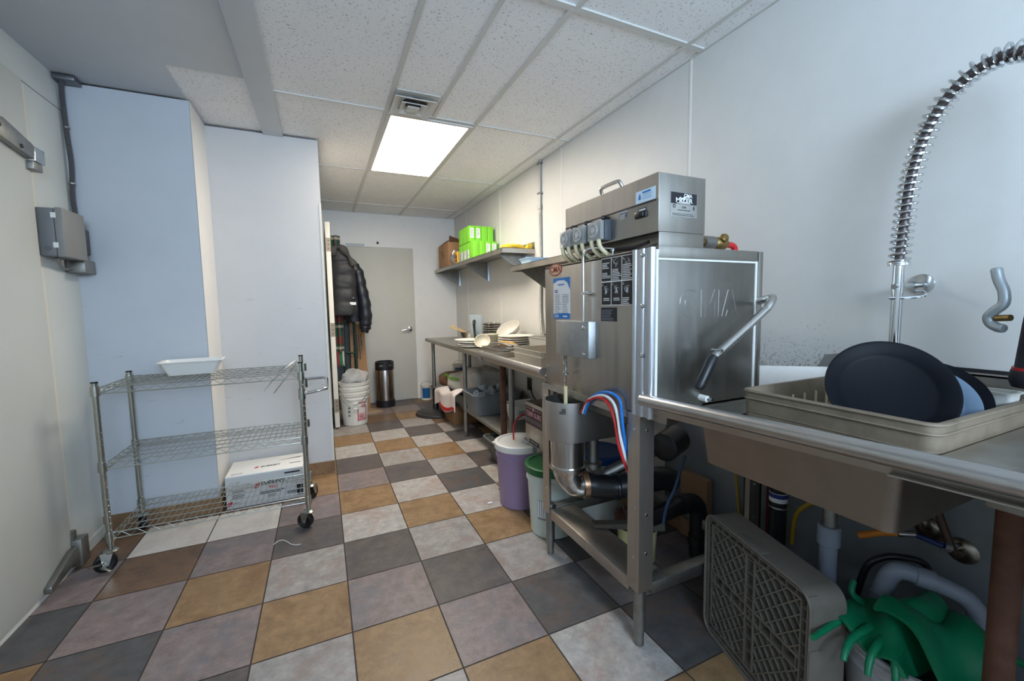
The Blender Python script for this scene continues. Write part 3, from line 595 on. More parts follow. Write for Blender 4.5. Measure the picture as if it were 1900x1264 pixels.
for k in range(33):
    f = k/32; z = 1.08+.66*f; rs.append([(p[0]+.012*noise.noise(V(p)*9), p[1]+.012*noise.noise(V(p)*10+V((3, 1, 0))), p[2]) for p in ring(.335-.02*f, 5.135, z, .075+.02*math.sin(f*3), .07, 28)])
P(MB().loft(rs), 'jacket_body', nv, t, angle=80)
pth = smooth([(.360, 5.12, 1.72), (.402, 5.11, 1.63), (.424, 5.10, 1.48), (.454, 5.09, 1.30), (.464, 5.08, 1.13), (.454, 5.09, 1.03), (.449, 5.09, .985)], 5)
P(MB().tube([V(p)+V((.006*noise.noise(V(p)*20), 0, 0)) for p in pth], [.056+.014*math.sin(i/len(pth)*3.1)+.006*math.sin(i*1.7) for i in range(len(pth))], 18), 'sleeve', nv, t, angle=80)
P(MB().tube([(.451, 5.09, .99), (.443, 5.09, .95)], [.044, .042], 16), 'cuff', M['ink'], t)
# parasol base, paint can
uc = (1.15, 4.69, 0); t = thing('parasol_base', 'round black parasol base with a short pole stub near the steel table', 'parasol base', uc)
P(MB().lathe([(.222, .001), (.228, .012), (.222, .03), (.195, .036), (.185, .046), (.09, .062), (.045, .066), (0, .066)], uc, seg=48), 'base_disc', mat('black_cast_resin', (46, 45, 44), .42, var=.15), t)
P(MB().lathe([(.034, .06), (.034, .10), (.028, .11), (.028, .30), (.0, .302)], uc, seg=24), 'pole_stub', M['black'], t)
def can(c, name, label, h=.2, r=.078, wall=None):
    t = thing(name, label, 'paint can', c)
    P(MB().lathe([(r-.003, .001), (r, .004), (r-.002, .01), (r-.002, h-.012), (r+.001, h-.006), (r-.002, h), (r-.012, h-.004), (0, h-.008)], c, seg=32), 'can_body', M['pail_white'], t)
    q = MB(); n = 12
    for k in range(n):
        a0, a1 = math.radians(-150+k*80/n), math.radians(-150+(k+1)*80/n); f = lambda a, z, rr=r-.0008: (c[0]+rr*math.cos(a), c[1]+rr*math.sin(a), c[2]+z)
        q.add([f(a0, .03), f(a1, .03), f(a1, h-.035), f(a0, h-.035)], [(0, 1, 2, 3)], 0)
    P(q, 'can_label', mat('blue_can_label', (30, 92, 150), .5, var=.1), t)
    P(MB().tube([(c[0]+(r+.006)*math.cos(a), c[1]-.0+(r+.006)*math.sin(a)*.3, c[2]+h-.02+.06*math.sin(a)) for a in [math.pi*k/16 for k in range(17)]], .002, 6), 'wire_bail', M['steel_dull'], t)
    return t
can((1.235, 5.50, 0), 'paint_can', 'white and blue paint can on the floor by the back door')
# ------------------------------------------------------------------ worktable with things under it
XT = 1.13; ZT = .858
t = thing('worktable', 'long stainless steel worktable with a lower shelf along the right wall', 'table', (1.42, 3.85, 0))
P(MB().box((XT, 2.615, ZT-.04), (XR-.006, 5.03, ZT)), 'table_top', M['steel_table'], t, bevel=.004)
for x in (1.20, 1.655):
    for y in (2.66, 3.72, 4.93):
        lg = P(MB().cyl((x, y, .05), (x, y, ZT-.04), .0205, 18), 'leg', M['steel_dull'], t)
        P(MB().lathe([(.014, 0), (.019, .006), (.021, .055), (.016, .06)], (x, y, .001), seg=16), 'foot', M['steel_dull'], lg)
P(MB().box((1.19, 2.70, .245), (1.675, 4.98, .275)), 'lower_shelf', M['steel_dull'], t, bevel=.004)
# under the table
sk = mat('flour_sack', (212, 210, 200), .7, var=.04, bump=.2, bscale=20)
t = thing('paper_sack', 'white paper sack with a green stripe on the lower table shelf', 'sack', (1.465, 4.46, .276))
P(MB().blob((1.465, 4.46, .385), (.42, .50, .20), .55, .02, 7, 1), 'sack_body', sk, t, angle=60)
P(MB().sheet(lambda u, v: (1.252+.035*v+.012*math.sin(u*7), 4.69-.46*u, .447+.016*v-.006*math.sin(u*5)), 12, 2, .006), 'green_stripe', mat('green_print', (120, 176, 60), .6), t)
S(MB().blob((1.46, 3.965, .455), (.38, .50, .32), .7, .035, 6, 6, 36, 24, fn=lambda p: (p.x, p.y, p.z+.06*max(0, -p.y/.39)+.03*p.y)), 'plastic_sack', mat('grey_plastic_sack', (178, 175, 168), .4, var=.16, vscale=10, bump=.4, bscale=14), 'large slumped pale plastic sack on the lower shelf behind the grey bus tub', 'sack', angle=60)
S(MB().blob((1.40, 4.78, .375), (.32, .22, .19), .6, .025, 8, 9, fn=lambda p: (p.x, p.y, p.z+.05*p.x)), 'paper_bag', mat('brown_kraft_paper', (128, 92, 66), .8, var=.15, bump=.4, bscale=18), 'crumpled brown paper bag on the lower shelf at the far end of the table', 'paper bag', angle=50)
can((1.52, 4.93, .276), 'paint_can', 'open blue labelled paint can at the far end behind the brown paper bag', .25)
t = thing('tea_towel', 'white towel with a red stripe draped over the lower shelf edge', 'towel', (1.15, 4.2, .2)); 
tw = lambda u, v: (1.228-.10*min(1, v*2)+.012*math.sin(u*11), 4.62-.82*u, .30+.11*(u**1)*(1-v*.4)+.02*math.sin(u*9)-max(0, v-.45)*.30+.012*math.sin(v*6+u*8))
P(MB().sheet(tw, 30, 16, .008), 'towel_cloth', mat('white_towel', (218, 208, 204), .9, var=.04), t, angle=80)
P(MB().sheet(lambda u, v: tuple(V(tw(.30+u*.68, .86+.10*v))+V((-.006, 0, -.002))), 24, 2, .008), 'red_stripe', M['red'], t, angle=80)
S(MB().box((1.20, 4.12, .001), (1.50, 4.52, .20)), 'floor_carton', mat('brown_carton', (150, 112, 76), .8, var=.08), 'small brown cardboard box on the floor under the worktable shelf', 'box', bevel=.003)  # brown cardboard, a tone darker than the other cartons
M['bus'] = mat('grey_bus_tub', (108, 114, 118), .45, var=.05)
z0 = .2765
S(open_tub((1.165, 3.34, 1.62, 3.70), (1.195, 3.37, 1.59, 3.67), z0, z0+.185, .045, .04, .004, .014), 'bus_tub', M['bus'], 'grey bus tub full of clear plastic on the lower table shelf', 'tub')
q = MB(); rnd = random.Random(2)
for k in range(34):
    c = V((1.23+.32*rnd.random(), 3.41+.22*rnd.random(), z0+.10+.085*rnd.random())); d = V((rnd.uniform(-1, 1), rnd.uniform(-1, 1), rnd.uniform(-.3, 1))).normalized()
    q.lathe([(.02, 0), (.026, .05), (.024, .05), (.018, .003)], c, d, 12)
S(q, 'clear_lids', mat('glossy_clear_plastic', (190, 198, 206), .1, alpha=.55), 'heap of clear plastic pieces filling the grey bus tub', 'plastic', kind='stuff')
t = thing('small_white_tub', 'small white plastic tub with a paper label on the lower shelf', 'tub', (1.515, 3.165, z0))
P(open_tub((1.40, 3.07, 1.63, 3.26), (1.42, 3.09, 1.61, 3.24), z0, z0+.13, .02, .018, .0025, .008), 'tub_body', M['white_pl'], t)
q = MB().card((1.50, 3.076, z0+.055), (1, 0, 0), (0, 0, 1), .12, .06, .002); q.lines((1.45, 3.0735, z0+.075), (1, 0, 0), (0, 0, 1), .09, 4, .012, .005, 2, mi=1); P(q, 'tub_label', [M['paper'], M['ink']], t)
t = thing('lidded_bin', 'grey lidded storage bin on the floor under the lower shelf', 'bin', (1.32, 2.96, 0))
P(open_tub((1.14, 2.66, 1.52, 3.10), (1.20, 2.70, 1.48, 3.06), .001, .195, .03, .025, .003, .012), 'bin_body', mat('grey_bin', (96, 98, 98), .5), t)
P(MB().box((1.135, 2.655, .190), (1.525, 2.90, .203)), 'bin_lid', M['white_pl'], t, bevel=.004)
P(MB().box((1.15, 2.91, .15), (1.51, 3.09, .185)), 'dark_contents', mat('dark_green_grey', (52, 58, 56), .6), t, bevel=.004)
S(MB().hexa([(1.02, 2.50, .001), (1.11, 2.42, .001), (1.15, 2.47, .001), (1.06, 2.56, .001), (1.02, 2.50, .012), (1.11, 2.42, .012), (1.15, 2.47, .02), (1.06, 2.56, .02)]), 'scouring_pad', mat('green_packet', (60, 120, 58), .6, tint=(196, 176, 70), tscale=20, tamt=.9), 'flat green and yellow packet on the floor beside the rusty table leg', 'packet')
t = thing('wall_outlet', 'dark electrical outlet plate low on the wall behind the steel table', 'outlet', (XR-.004, 3.39, .51))
P(MB().box((XR-.006, 3.35, .45), (XR, 3.44, .57)), 'plate', mat('brown_outlet', (74, 62, 54), .5), t, bevel=.002)
P(MB().box((XR-.008, 3.375, .475), (XR-.005, 3.415, .545)), 'socket_face', M['black'], t)
S(MB().tube(smooth([(XR-.012, 3.36, .49), (1.65, 3.2, .44), (1.62, 3.05, .42), (1.60, 2.95, .405), (1.61, 2.88, .33), (1.62, 2.8, .285)]), .006, 8), 'power_cable', M['black'], 'black power cord hanging from the wall outlet under the table', 'cord')
# ------------------------------------------------------------------ dishes on the worktable
def bowl_mb(c, r, h, rb, th=.003, axis=(0, 0, 1), seg=36):
    return MB().lathe([(0, 0), (rb, 0), (r*.86, h*.45), (r, h), (r-th, h), (r*.86-th, h*.47), (rb-th, th), (0, th)], c, axis, seg)
ms = mat('mixing_bowl_steel', (150, 146, 140), .28, 1)
t = thing('mixing_bowl', 'steel mixing bowl beside the blender jar holding a wooden spoon', 'bowl', (1.45, 4.28, ZT))
P(bowl_mb((1.45, 4.28, ZT), .105, .10, .045), 'bowl_body', ms, t)
S(MB().tube([(1.47, 4.25, ZT+.06), (1.36, 4.36, ZT+.13), (1.29, 4.44, ZT+.17)], [.006, .006, .007], 8).tube([(1.45, 4.26, ZT+.06), (1.33, 4.33, ZT+.125), (1.26, 4.38, ZT+.155)], [.006, .006, .007], 8), 'wooden_spoon', M['wood'], 'pale wooden spoon handles sticking out of the steel mixing bowl', 'spoon')
jc = V((1.38, 3.88, ZT)); t = thing('blender_jar', 'tall clear blender jar with a black handle on the worktable', 'blender jar', jc)
sq = lambda s_, z, r=.25: ring(jc.x, jc.y, z, s_, s_, 28, .55, .6)
P(MB().loft([sq(.045, ZT+.02), sq(.050, ZT+.05), sq(.070, ZT+.29), sq(.067, ZT+.29), sq(.047, ZT+.05), sq(.03, ZT+.03)]), 'jar_body', mat('blender_plastic', (190, 204, 210), .12, alpha=.38), t)
P(MB().lathe([(.05, 0), (.052, .02), (.05, .026), (0, .026)], jc, seg=28), 'jar_base', M['clear'], t)
P(MB().tube(smooth([(1.345, 3.83, ZT+.225), (1.33, 3.79, ZT+.23), (1.318, 3.765, ZT+.20), (1.322, 3.765, ZT+.13), (1.335, 3.785, ZT+.06)]), [.013+.003*math.sin(i*.25) for i in range(25)], 12), 'jar_handle', M['black'], t)
# stack of small dark-banded trays
for k in range(5):
    S(open_tub((1.48, 3.80, 1.62, 3.99), (1.49, 3.81, 1.61, 3.98), ZT+.0945+k*.0225, ZT+.0945+.0215+k*.0225, .012, .01, .002, .006), 'steel_tray', M['steel_bright'],
      ['lowest', 'second', 'middle', 'fourth', 'topmost'][k]+' shallow steel tray in the stack behind the pale bowls', 'tray', 'stacked steel trays')
S(open_tub((1.47, 3.79, 1.63, 4.0), (1.48, 3.80, 1.62, 3.99), ZT, ZT+.093, .02, .018, .003, .004), 'crate_insert', M['grey_box'], 'grey plastic tub under the stack of steel trays on the worktable', 'tub')
M['china'] = mat('white_china', (226, 222, 212), .3); M['cream_china'] = mat('cream_china', (206, 198, 176), .35, var=.05)
for k in range(5):
    S(bowl_mb((1.38, 3.52, ZT+k*.019), .085, .045, .05), 'cream_bowl', M['cream_china'], ['bottom', 'second', 'third', 'fourth', 'top'][k]+' cream bowl in the leaning stack on the worktable', 'bowl', 'stacked cream bowls')
b_ = S(bowl_mb((0, 0, 0), .07, .03, .045), 'tilted_bowl', M['cream_china'], 'cream bowl tipped on edge in front of the bowl stack', 'bowl'); b_.location = (1.262, 3.395, ZT+.058); b_.rotation_euler = (math.radians(50), 0, math.radians(-25))
def plate_mb(c, r, h=.018): return MB().lathe([(0, 0), (r*.55, 0), (r*.65, .004), (r, h), (r-.002, h+.003), (r*.64, .008), (0, .005)], c, seg=40)
for k in range(5):
    S(plate_mb((1.26-.006*(k % 2)-.02*(k == 4), 3.62+.012*(k % 3)+.06*(k == 4), ZT+k*.0125), .135), 'white_plate', M['china'], ['bottom', 'second', 'third', 'fourth', 'topmost, slightly shifted'][k]+' white plate in the low stack at the table edge', 'plate', 'stacked white plates')
for k in range(6):
    S(plate_mb((1.50, 3.22, ZT+k*.0185), .155, .026), 'deep_plate', M['china'], ['bottom', 'second', 'third', 'fourth', 'fifth', 'top'][k]+' white deep plate in the stack near the wall', 'plate', 'stacked deep plates')
t = thing('mesh_strainer', 'large white bowl strainer tilted on top of the dish stacks', 'strainer', (1.58, 3.52, ZT+.13))
def spin(mb, c, eul):
    from mathutils import Euler
    R = Euler(eul).to_matrix(); mb.v = [tuple(V(c)+R @ V(p)) for p in mb.v]; return mb
sc_, se_ = (1.59, 3.50, ZT+.105), (math.radians(12), math.radians(-34), 0)
sb = P(spin(bowl_mb((0, 0, 0), .115, .085, .045), sc_, se_), 'strainer_bowl', mat('pale_bowl', (214, 210, 200), .4), t)
P(spin(MB().tube([(-.115, 0, .085), (-.24, .06, .085)], .008, 8), sc_, se_), 'strainer_handle', M['steel_bright'], t)
S(MB().blob((1.33, 3.02, ZT+.075), (.10, .22, .03), .8, .008, 30, 5), 'yellow_food_tray', mat('browned_crust', (196, 146, 62), .6, var=.3, vscale=30), 'yellow brown sponge lying among the white dishes', 'sponge')
S(open_tub((1.16, 2.72, 1.44, 3.14), (1.17, 2.73, 1.43, 3.13), ZT+.0005, ZT+.055, .02, .02, .002, .008), 'sheet_pan', M['steel_table'], 'shallow steel pan at the table edge near the steel rail', 'pan')
S(MB().tube(smooth([(1.22, 3.10, ZT+.075), (1.26, 2.98, ZT+.085), (1.30, 2.86, ZT+.07)]), [.007]*13, 8).tube([(1.22, 3.10, ZT+.078), (1.30, 2.98, ZT+.082), (1.34, 2.84, ZT+.075)], .007, 8), 'kitchen_tongs', M['chrome'], 'shiny metal tongs lying over the shallow steel pan', 'tongs')
S(open_tub((1.52, 2.64, 1.69, 3.03), (1.53, 2.65, 1.68, 3.02), ZT+.0005, ZT+.125, .02, .018, .002, .006), 'clear_bin', mat('hazy_clear_plastic', (214, 212, 206), .25, alpha=.6), 'hazy clear plastic bin at the wall end of the dish piles', 'bin')
# ------------------------------------------------------------------ wall shelves
def wall_shelf(y0, y1, z, brs, label):
    t = thing('wall_shelf', label, 'shelf', (1.56, (y0+y1)/2, z))
    P(MB().box((1.41, y0, z-.003), (XR-.001, y1, z)).box((1.41, y0, z-.042), (1.413, y1, z)).box((1.413, y0, z-.042), (XR-.001, y0+.003, z)).box((1.413, y1-.003, z-.042), (XR-.001, y1, z)), 'shelf_top', M['steel_table'], t)
    P(MB().box((XR-.004, y0, z), (XR-.001, y1, z+.06)), 'back_lip', M['steel_table'], t)
    for y in brs:
        b = P(MB().prism([(1.45, z-.042), (1.45, z-.05), (XR-.012, z-.21), (XR-.004, z-.21), (XR-.004, z-.004), (1.45, z-.004)], y-.0015, y+.0015, 'y'), 'bracket', M['steel_dull'], t)
        P(MB().box((XR-.005, y-.018, z-.23), (XR-.001, y+.018, z-.004)).box((XR-.02, y-.0035, z-.21), (XR-.004, y+.0035, z-.01)), 'bracket_rail', M['alu'], b)
    return t
ZS = 1.722
wall_shelf(3.26, 5.56, ZS, (3.42, 4.36, 5.42), 'steel wall shelf holding the green cartons at the far end of the room')
ZS2 = 1.548
wall_shelf(1.98, 3.10, ZS2, (2.98, 2.1), 'lower steel wall shelf running behind the dish machine')
# open cardboard box
t = thing('open_carton', 'open brown cardboard box on the far end of the wall shelf', 'box', (1.555, 5.18, ZS))
P(MB().box((1.43, 4.95, ZS+.001), (1.69, 5.40, ZS+.29)), 'carton_body', M['card'], t, bevel=.002)
P(MB().hexa([(1.43, 5.0, ZS+.29), (1.434, 5.0, ZS+.29), (1.434, 5.38, ZS+.29), (1.43, 5.38, ZS+.29), (1.50, 5.02, ZS+.345), (1.504, 5.02, ZS+.343), (1.504, 5.34, ZS+.343), (1.50, 5.34, ZS+.345)])
  .hexa([(1.44, 4.95, ZS+.29), (1.69, 4.95, ZS+.29), (1.69, 4.954, ZS+.29), (1.44, 4.954, ZS+.29), (1.47, 5.03, ZS+.38), (1.64, 5.05, ZS+.33), (1.64, 5.054, ZS+.328), (1.47, 5.034, ZS+.378)]), 'flap', mat('brown_flap', (120, 84, 60), .8), t)
q = MB()
for k in range(3): q.lines((1.4295, 5.28-.02*k, ZS+.21-k*.035), (0, -1, -.25), (0, -.25, 1), .16, 1, .02, .016, k, 0)
P(q, 'lettering', mat('faded_print', (112, 84, 62), .7), t)
S(MB().blob((1.49, 4.86, ZS+.085), (.12, .17, .17), .8, .035, 24, 4, 32, 20), 'crinkled_bag', mat('crinkled_foil', (150, 142, 138), .25, .3, var=.3, vscale=30), 'crinkled clear bag of small parts in front of the cardboard box', 'bag', angle=25)
t = thing('yellow_box', 'small yellow box with dark printing beside the green cartons', 'box', (1.47, 4.60, ZS))
P(MB().box((1.425, 4.58, ZS+.001), (1.53, 4.68, ZS+.13)), 'box_body', mat('yellow_card', (234, 176, 30), .5), t, bevel=.0015)
q = MB().obox((1.4245, 4.63, ZS+.075), (.0006, 0, 0), (0, .022, .018), (0, -.012, .020)); q.obox((1.4245, 4.63, ZS+.03), (.0006, 0, 0), (0, .03, 0), (0, 0, .012)); q.lines((1.44, 4.5795, ZS+.10), (1, 0, 0), (0, 0, 1), .07, 5, .017, .008, 3); P(q, 'printing', mat('purple_ink', (90, 52, 84), .6), t)
# green cartons, built one by one: the near row and the aisle-side column of two layers
gmat = mat('green_card', (126, 206, 52), .5, var=.04); gside = mat('green_card_edge', (150, 216, 90), .5)
pos_w = ['aisle-side', 'second from the aisle', 'third from the aisle', 'wall-side']
def carton(x, y, z, w_, d_, h_, label, lab):
    t = thing('green_carton', label, 'box', (x+w_/2, y+d_/2, z), 'green cartons on the wall shelf')
    P(MB().box((x, y, z+.0006), (x+w_, y+d_, z+h_)), 'carton_body', gmat, t, bevel=.0015)
    if lab == 1:
        q = MB().card((x+w_*.48, y, z+h_*.55), (1, 0, 0), (0, 0, 1), w_*.62, h_*.62, .001, 0); q.lines((x+w_*.24, y-.001, z+h_*.78), (1, 0, 0), (0, 0, 1), w_*.45, 6, h_*.08, h_*.03, int(x*100), 1); P(q, 'white_label', [M['paper'], M['grey_ink']], t)
    if lab == 2:
        q = MB().card((x, y+d_*.5, z+h_*.3), (0, -1, 0), (0, 0, 1), d_*.8, h_*.52, .001, 0); q.lines((x-.001, y+d_*.8, z+h_*.5), (0, -1, 0), (0, 0, 1), d_*.55, 7, h_*.07, h_*.035, int(y*50), 1); P(q, 'barcode_label', [M['paper'], M['ink']], t)
D_ = .115
for k in range(4): carton(1.425+k*.0665, 4.04, ZS+.001, .062, D_, .172, 'green carton in the bottom row, '+pos_w[k]+(', white label' if k > 1 else ', plain'), 1 if k > 1 else 0)
for k in range(1, 4): carton(1.425, 4.04+k*(D_+.004), ZS+.001, .062, D_, .172, 'green carton with a barcode label, bottom layer, '+['', 'first', 'second', 'third'][k]+' behind the aisle-side one', 2)
for k in range(4): carton(1.418+k*.0675, 4.13, ZS+.174, .063, D_, .162, 'green carton in the top row, '+pos_w[k]+(', white label' if k < 2 else ', plain'), 1 if k < 2 else 0)
for k in range(1, 3): carton(1.418, 4.13+k*(D_+.004), ZS+.174, .063, D_, .162, 'plain green carton, top layer, '+['', 'first', 'second'][k]+' behind the aisle-side one', 0)
ycl = mat('yellow_cloth', (226, 190, 60), .8, var=.1)
S(MB().blob((1.56, 3.40, ZS+.024), (.20, .15, .046), .7, .014, 22, 2, 32, 14), 'yellow_cloth', ycl, 'folded yellow cloth on the near end of the wall shelf', 'cloth', angle=60)
S(MB().prism([(3.275, ZS+.001), (3.35, ZS+.001), (3.35, ZS+.016), (3.275, ZS+.045)], 1.655, 1.70, 'x'), 'yellow_sponge', mat('yellow_sponge', (214, 178, 58), .9, var=.2, vscale=40), 'small yellow sponge wedge beside the folded yellow cloth', 'sponge', bevel=.003)
S(open_tub((1.46, 2.86, 1.66, 3.05), (1.48, 2.88, 1.64, 3.03), ZS2+.001, ZS2+.05, .02, .015, .002, .006), 'pale_blue_tub', mat('pale_blue_plastic', (176, 206, 230), .4), 'shallow pale blue plastic tub on the lower wall shelf', 'tub')
# wall conduit
t = thing('wall_conduit', 'grey metal conduit running down the right wall behind the shelves', 'conduit', (XR-.014, 3.13, 1.0))
P(MB().cyl((XR-.014, 3.13, 2.0), (XR-.014, 3.13, H), .011, 14), 'rigid_pipe', mat('pale_conduit', (170, 170, 166), .45, .4), t)
P(flex(smooth([(XR-.014, 3.13, 2.0), (XR-.014, 3.13, 1.5), (XR-.014, 3.14, 1.25), (XR-.02, 3.125, 1.10), (XR-.03, 3.09, .99)]), .013, .010), 'flexible_pipe', mat('light_conduit', (176, 176, 172), .45, .5), t)
P(MB().lathe([(.014, -.02), (.017, -.02), (.017, .02), (.014, .02)], (XR-.014, 3.13, 2.05), seg=14), 'coupling', M['steel_dull'], t)
for z in (2.40, 2.16): P(MB().box((XR-.03, 3.105, z-.006), (XR, 3.155, z+.006)), 'strap', M['steel_dull'], t)
t = thing('white_raceway', 'white cable raceway on the wall between the conduit and the machine', 'raceway', (XR-.01, 3.02, 1.2))
P(MB().box((XR-.018, 3.0, .99), (XR-.0005, 3.045, 1.50)), 'raceway_cover', M['white_pl'], t, bevel=.002)
P(MB().box((XR-.03, 2.975, .955), (XR-.0005, 3.06, .99)), 'raceway_end', M['black'], t)
# ------------------------------------------------------------------ dish machine
X0, X1, Y0, Y1, ZB, ZH = .957, 1.44, 1.02, 1.72, .86, 1.405
dw = thing('dishwasher', 'stainless steel upright dish machine with a lift hood, pumps and labels', 'dishwasher', (1.2, 1.38, 0))
L_, U_ = (0, -1, 0), (0, 0, 1)      # reading directions on the aisle-facing front
x_ = (1, 0, 0)
P(MB().box((X0, 1.105, ZB), (X0+.012, Y1, ZH)).box((X0, 1.105, ZH-.012), (X1, Y1, ZH)), 'front_panel', M['steel'], dw, bevel=.003)
P(MB().box((X0+.012, Y0+.012, ZB+.01), (X1+.02, Y1-.004, ZH-.012)), 'hood', M['steel'], dw, bevel=.003)
sd = P(MB().box((X0+.02, Y0, ZB+.005), (X1-.004, Y0+.012, 1.372)), 'side_door', mat('dark_door_steel', (146, 143, 138), .38, 1, var=.10, vscale=5, stretch=(6, 6, .6), rvar=.06), dw, bevel=.002)  # door steel in a darker tone than the hood panels
q = MB(); ty = Y0+.00025
arc_ = lambda cx, r0, a0, a1, n=14: [(cx+r0*math.cos(math.radians(a0+(a1-a0)*k/n))*.95, ty, 1.228+r0*math.sin(math.radians(a0+(a1-a0)*k/n))) for k in range(n+1)]
for pts_ in (arc_(1.115, .046, 45, 315)+arc_(1.115, .022, 315, 45), [(1.168, ty, 1.182), (1.168, ty, 1.274), (1.190, ty, 1.274), (1.210, ty, 1.225), (1.230, ty, 1.274), (1.252, ty, 1.274), (1.252, ty, 1.182), (1.232, ty, 1.182), (1.232, ty, 1.232), (1.210, ty, 1.186), (1.188, ty, 1.232), (1.188, ty, 1.182)],
             [(1.268, ty, 1.182), (1.298, ty, 1.274), (1.318, ty, 1.274), (1.346, ty, 1.182), (1.325, ty, 1.182), (1.318, ty, 1.203), (1.296, ty, 1.203), (1.289, ty, 1.182)]): q.tube(pts_, .0006, 6, closed=True)
P(q, 'embossed_lettering', bpy.data.materials['dark_door_steel'], sd, 'raised letters pressed in the steel side door')
P(MB().box((X0+.008, Y0-.003, ZB+.02), (X0+.018, Y0+.012, 1.40)).box((X1-.006, Y0-.003, ZB+.0), (X1+.004, Y0+.012, 1.375)).box((X0+.018, Y0-.002, 1.368), (X1, Y0+.01, 1.374)), 'door_gasket', M['white_pl'], dw, label='white door edge strip')
P(MB().box((X0+.018, Y0-.004, 1.374), (X1+.002, Y0+.30, ZH+.006)), 'hood_rim', M['steel'], dw, bevel=.002)
P(MB().box((X1+.006, Y0-.006, .80), (X1+.030, Y0+.05, ZH+.005)), 'rear_post', M['steel'], dw, bevel=.002)
# ribbed aluminium door guide on the near front corner
prof = [(Y0-.002, X0+.006)]; n = 40
for k in range(n+1):
    f = k/n; prof.append((Y0+.0+.092*f, X0-.003-.007*max(0, math.sin(f*math.pi*5))**.6*(1 if k not in (0, n) else 0)))
prof += [(1.112, X0+.006)]
gd = P(MB().prism([(x, y) for y, x in prof], ZB-.005, ZH+.002, 'z'), 'door_guide', M['alu'], dw, angle=30)
for z in (1.385, 1.222, 1.06): P(MB().lathe([(.0075, 0), (.0075, .004), (.004, .007), (0, .0075)], (X0-.006, 1.060, z), (-1, 0, 0), 12), 'bolt', M['chrome'], gd)
# labels on the front
def front(mb, x=X0): return mb
q = MB(); c = (X0, 1.624, 1.387)
q.lathe([(.050, 0), (.050, .0012), (0, .0012)], c, (-1, 0, 0), 40, 0, sx=.56, sy=.80) if False else None
def disc(q, c, ry, rz, t, mi):
    pts = [(c[1]+ry*math.cos(2*math.pi*k/40), c[2]+rz*math.sin(2*math.pi*k/40)) for k in range(40)]; q.prism(pts, X0-t, X0, 'x', mi)
disc(q, c, .056, .027, .0010, 0); disc(q, c, .049, .0225, .0014, 1); q.text('CMA', .036, (X0-.0014, c[1], c[2]), L_, U_, 0, squash=1.15, bold=True)
P(q, 'oval_badge', [mat('dark_red_badge', (148, 52, 40), .5), mat('copper_badge', (206, 166, 134), .45)], dw)
q = MB(); yc = 1.572; zc = 1.259; W_, H_ = .137, .178
q.card((X0, yc, zc), L_, U_, W_, H_, .001, 0)
q.prism([(yc+W_/2, zc+H_/2), (yc+W_/2, zc+H_/2-.022), (yc+.03, zc+H_/2-.010), (yc-.02, zc+H_/2-.010), (yc-.048, zc+H_/2-.022), (yc-W_/2, zc+H_/2-.052), (yc-W_/2, zc+H_/2)], X0-.0016, X0-.0006, 'x', 1)
q.prism([(yc+W_/2, zc-H_/2), (yc-W_/2, zc-H_/2), (yc-W_/2, zc-H_/2+.024), (yc-.02, zc-H_/2+.026), (yc+W_/2, zc-H_/2+.021)], X0-.0016, X0-.0006, 'x', 1)
q.lines((X0-.001, yc+.028, zc+.060), L_, U_, .052, 1, .01, .005, 1, 1); q.lines((X0-.001, yc+.058, zc+.036), L_, U_, .046, 2, .008, .004, 2, 3)
for k, (yy, n, s_) in enumerate(((yc+.058, 12, 3), (yc-.006, 12, 4))): q.lines((X0-.001, yy, zc+.016), L_, U_, .054, n, .0072, .0018, s_, 2)
q.lines((X0-.0016, yc+.058, zc-.074), L_, U_, .045, 2, .007, .003, 5, 4); q.lines((X0-.0016, yc-.012, zc-.078), L_, U_, .05, 1, .007, .005, 6, 4)
P(q, 'information_sheet', [M['paper'], M['blue_ink'], M['grey_ink'], mat('violet_ink', (112, 96, 150), .6), M['white_ink']], dw)
q = MB(); ya, yb, za, zb = 1.287, 1.112, 1.398, 1.226; Wd, Hd = ya-yb, za-zb
q.card((X0, (ya+yb)/2, (za+zb)/2), L_, U_, Wd, Hd, .0010, 1)
cx_ = [0, .335, .665, 1]
rnd = random.Random(7)
for i in range(3):
    for j in range(2):
        w_ = Wd/3-.005; h_ = Hd/2-.005; cy = ya-Wd*(i+.5)/3; cz = za-Hd*(j+.5)/2
        q.card((X0-.0008, cy, cz), L_, U_, w_, h_, .0008, 0); tl = cy+w_/2-.004
        if (i, j) != (0, 0): q.text('123456'[(j*3+i)-1], .010, (X0-.0017, tl-.003, cz+h_/2-.009), L_, U_, 1, ext=.0003)
        if (i, j) == (0, 0): q.lines((X0-.0016, tl, cz+.024), L_, U_, w_*.8, 4, .006, .003, 1, 1); q.lines((X0-.0016, tl, cz-.012), L_, U_, w_*.9, 4, .0055, .0025, 2, 1)
        elif j == 0: q.lines((X0-.0016, tl, cz-.002 if i == 1 else cz+.010), L_, U_, w_*.9, 7 if i == 1 else 9, .0058, .0027, i+5, 1)
        else: q.lines((X0-.0016, tl-.008*(i < 2), cz-.018), L_, U_, w_*.75, 2 if i < 2 else 4, .0062, .003, i+9, 1)
        if (i, j) != (0, 0):   # small line drawing
            oz = cz+(.022 if j == 0 else .012)
            for s_ in range(6):
                a = rnd.uniform(0, 6.28); p0 = V((X0-.0016, cy+.010*math.cos(a), oz+.010*math.sin(a))); a2 = a+rnd.uniform(.8, 2.4); p1 = V((X0-.0016, cy+.017*math.cos(a2), oz+.016*math.sin(a2)))
                q.tube([p0, p0.lerp(p1, .5)+V((0, .004, .003)), p1], .0006, 4, mi=2)
            if j: q.prism([(cy+.006, oz-.012), (cy-.006, oz-.010), (cy-.004, oz+.006), (cy+.004, oz+.008)], X0-.0018, X0-.0012, 'x', 2)
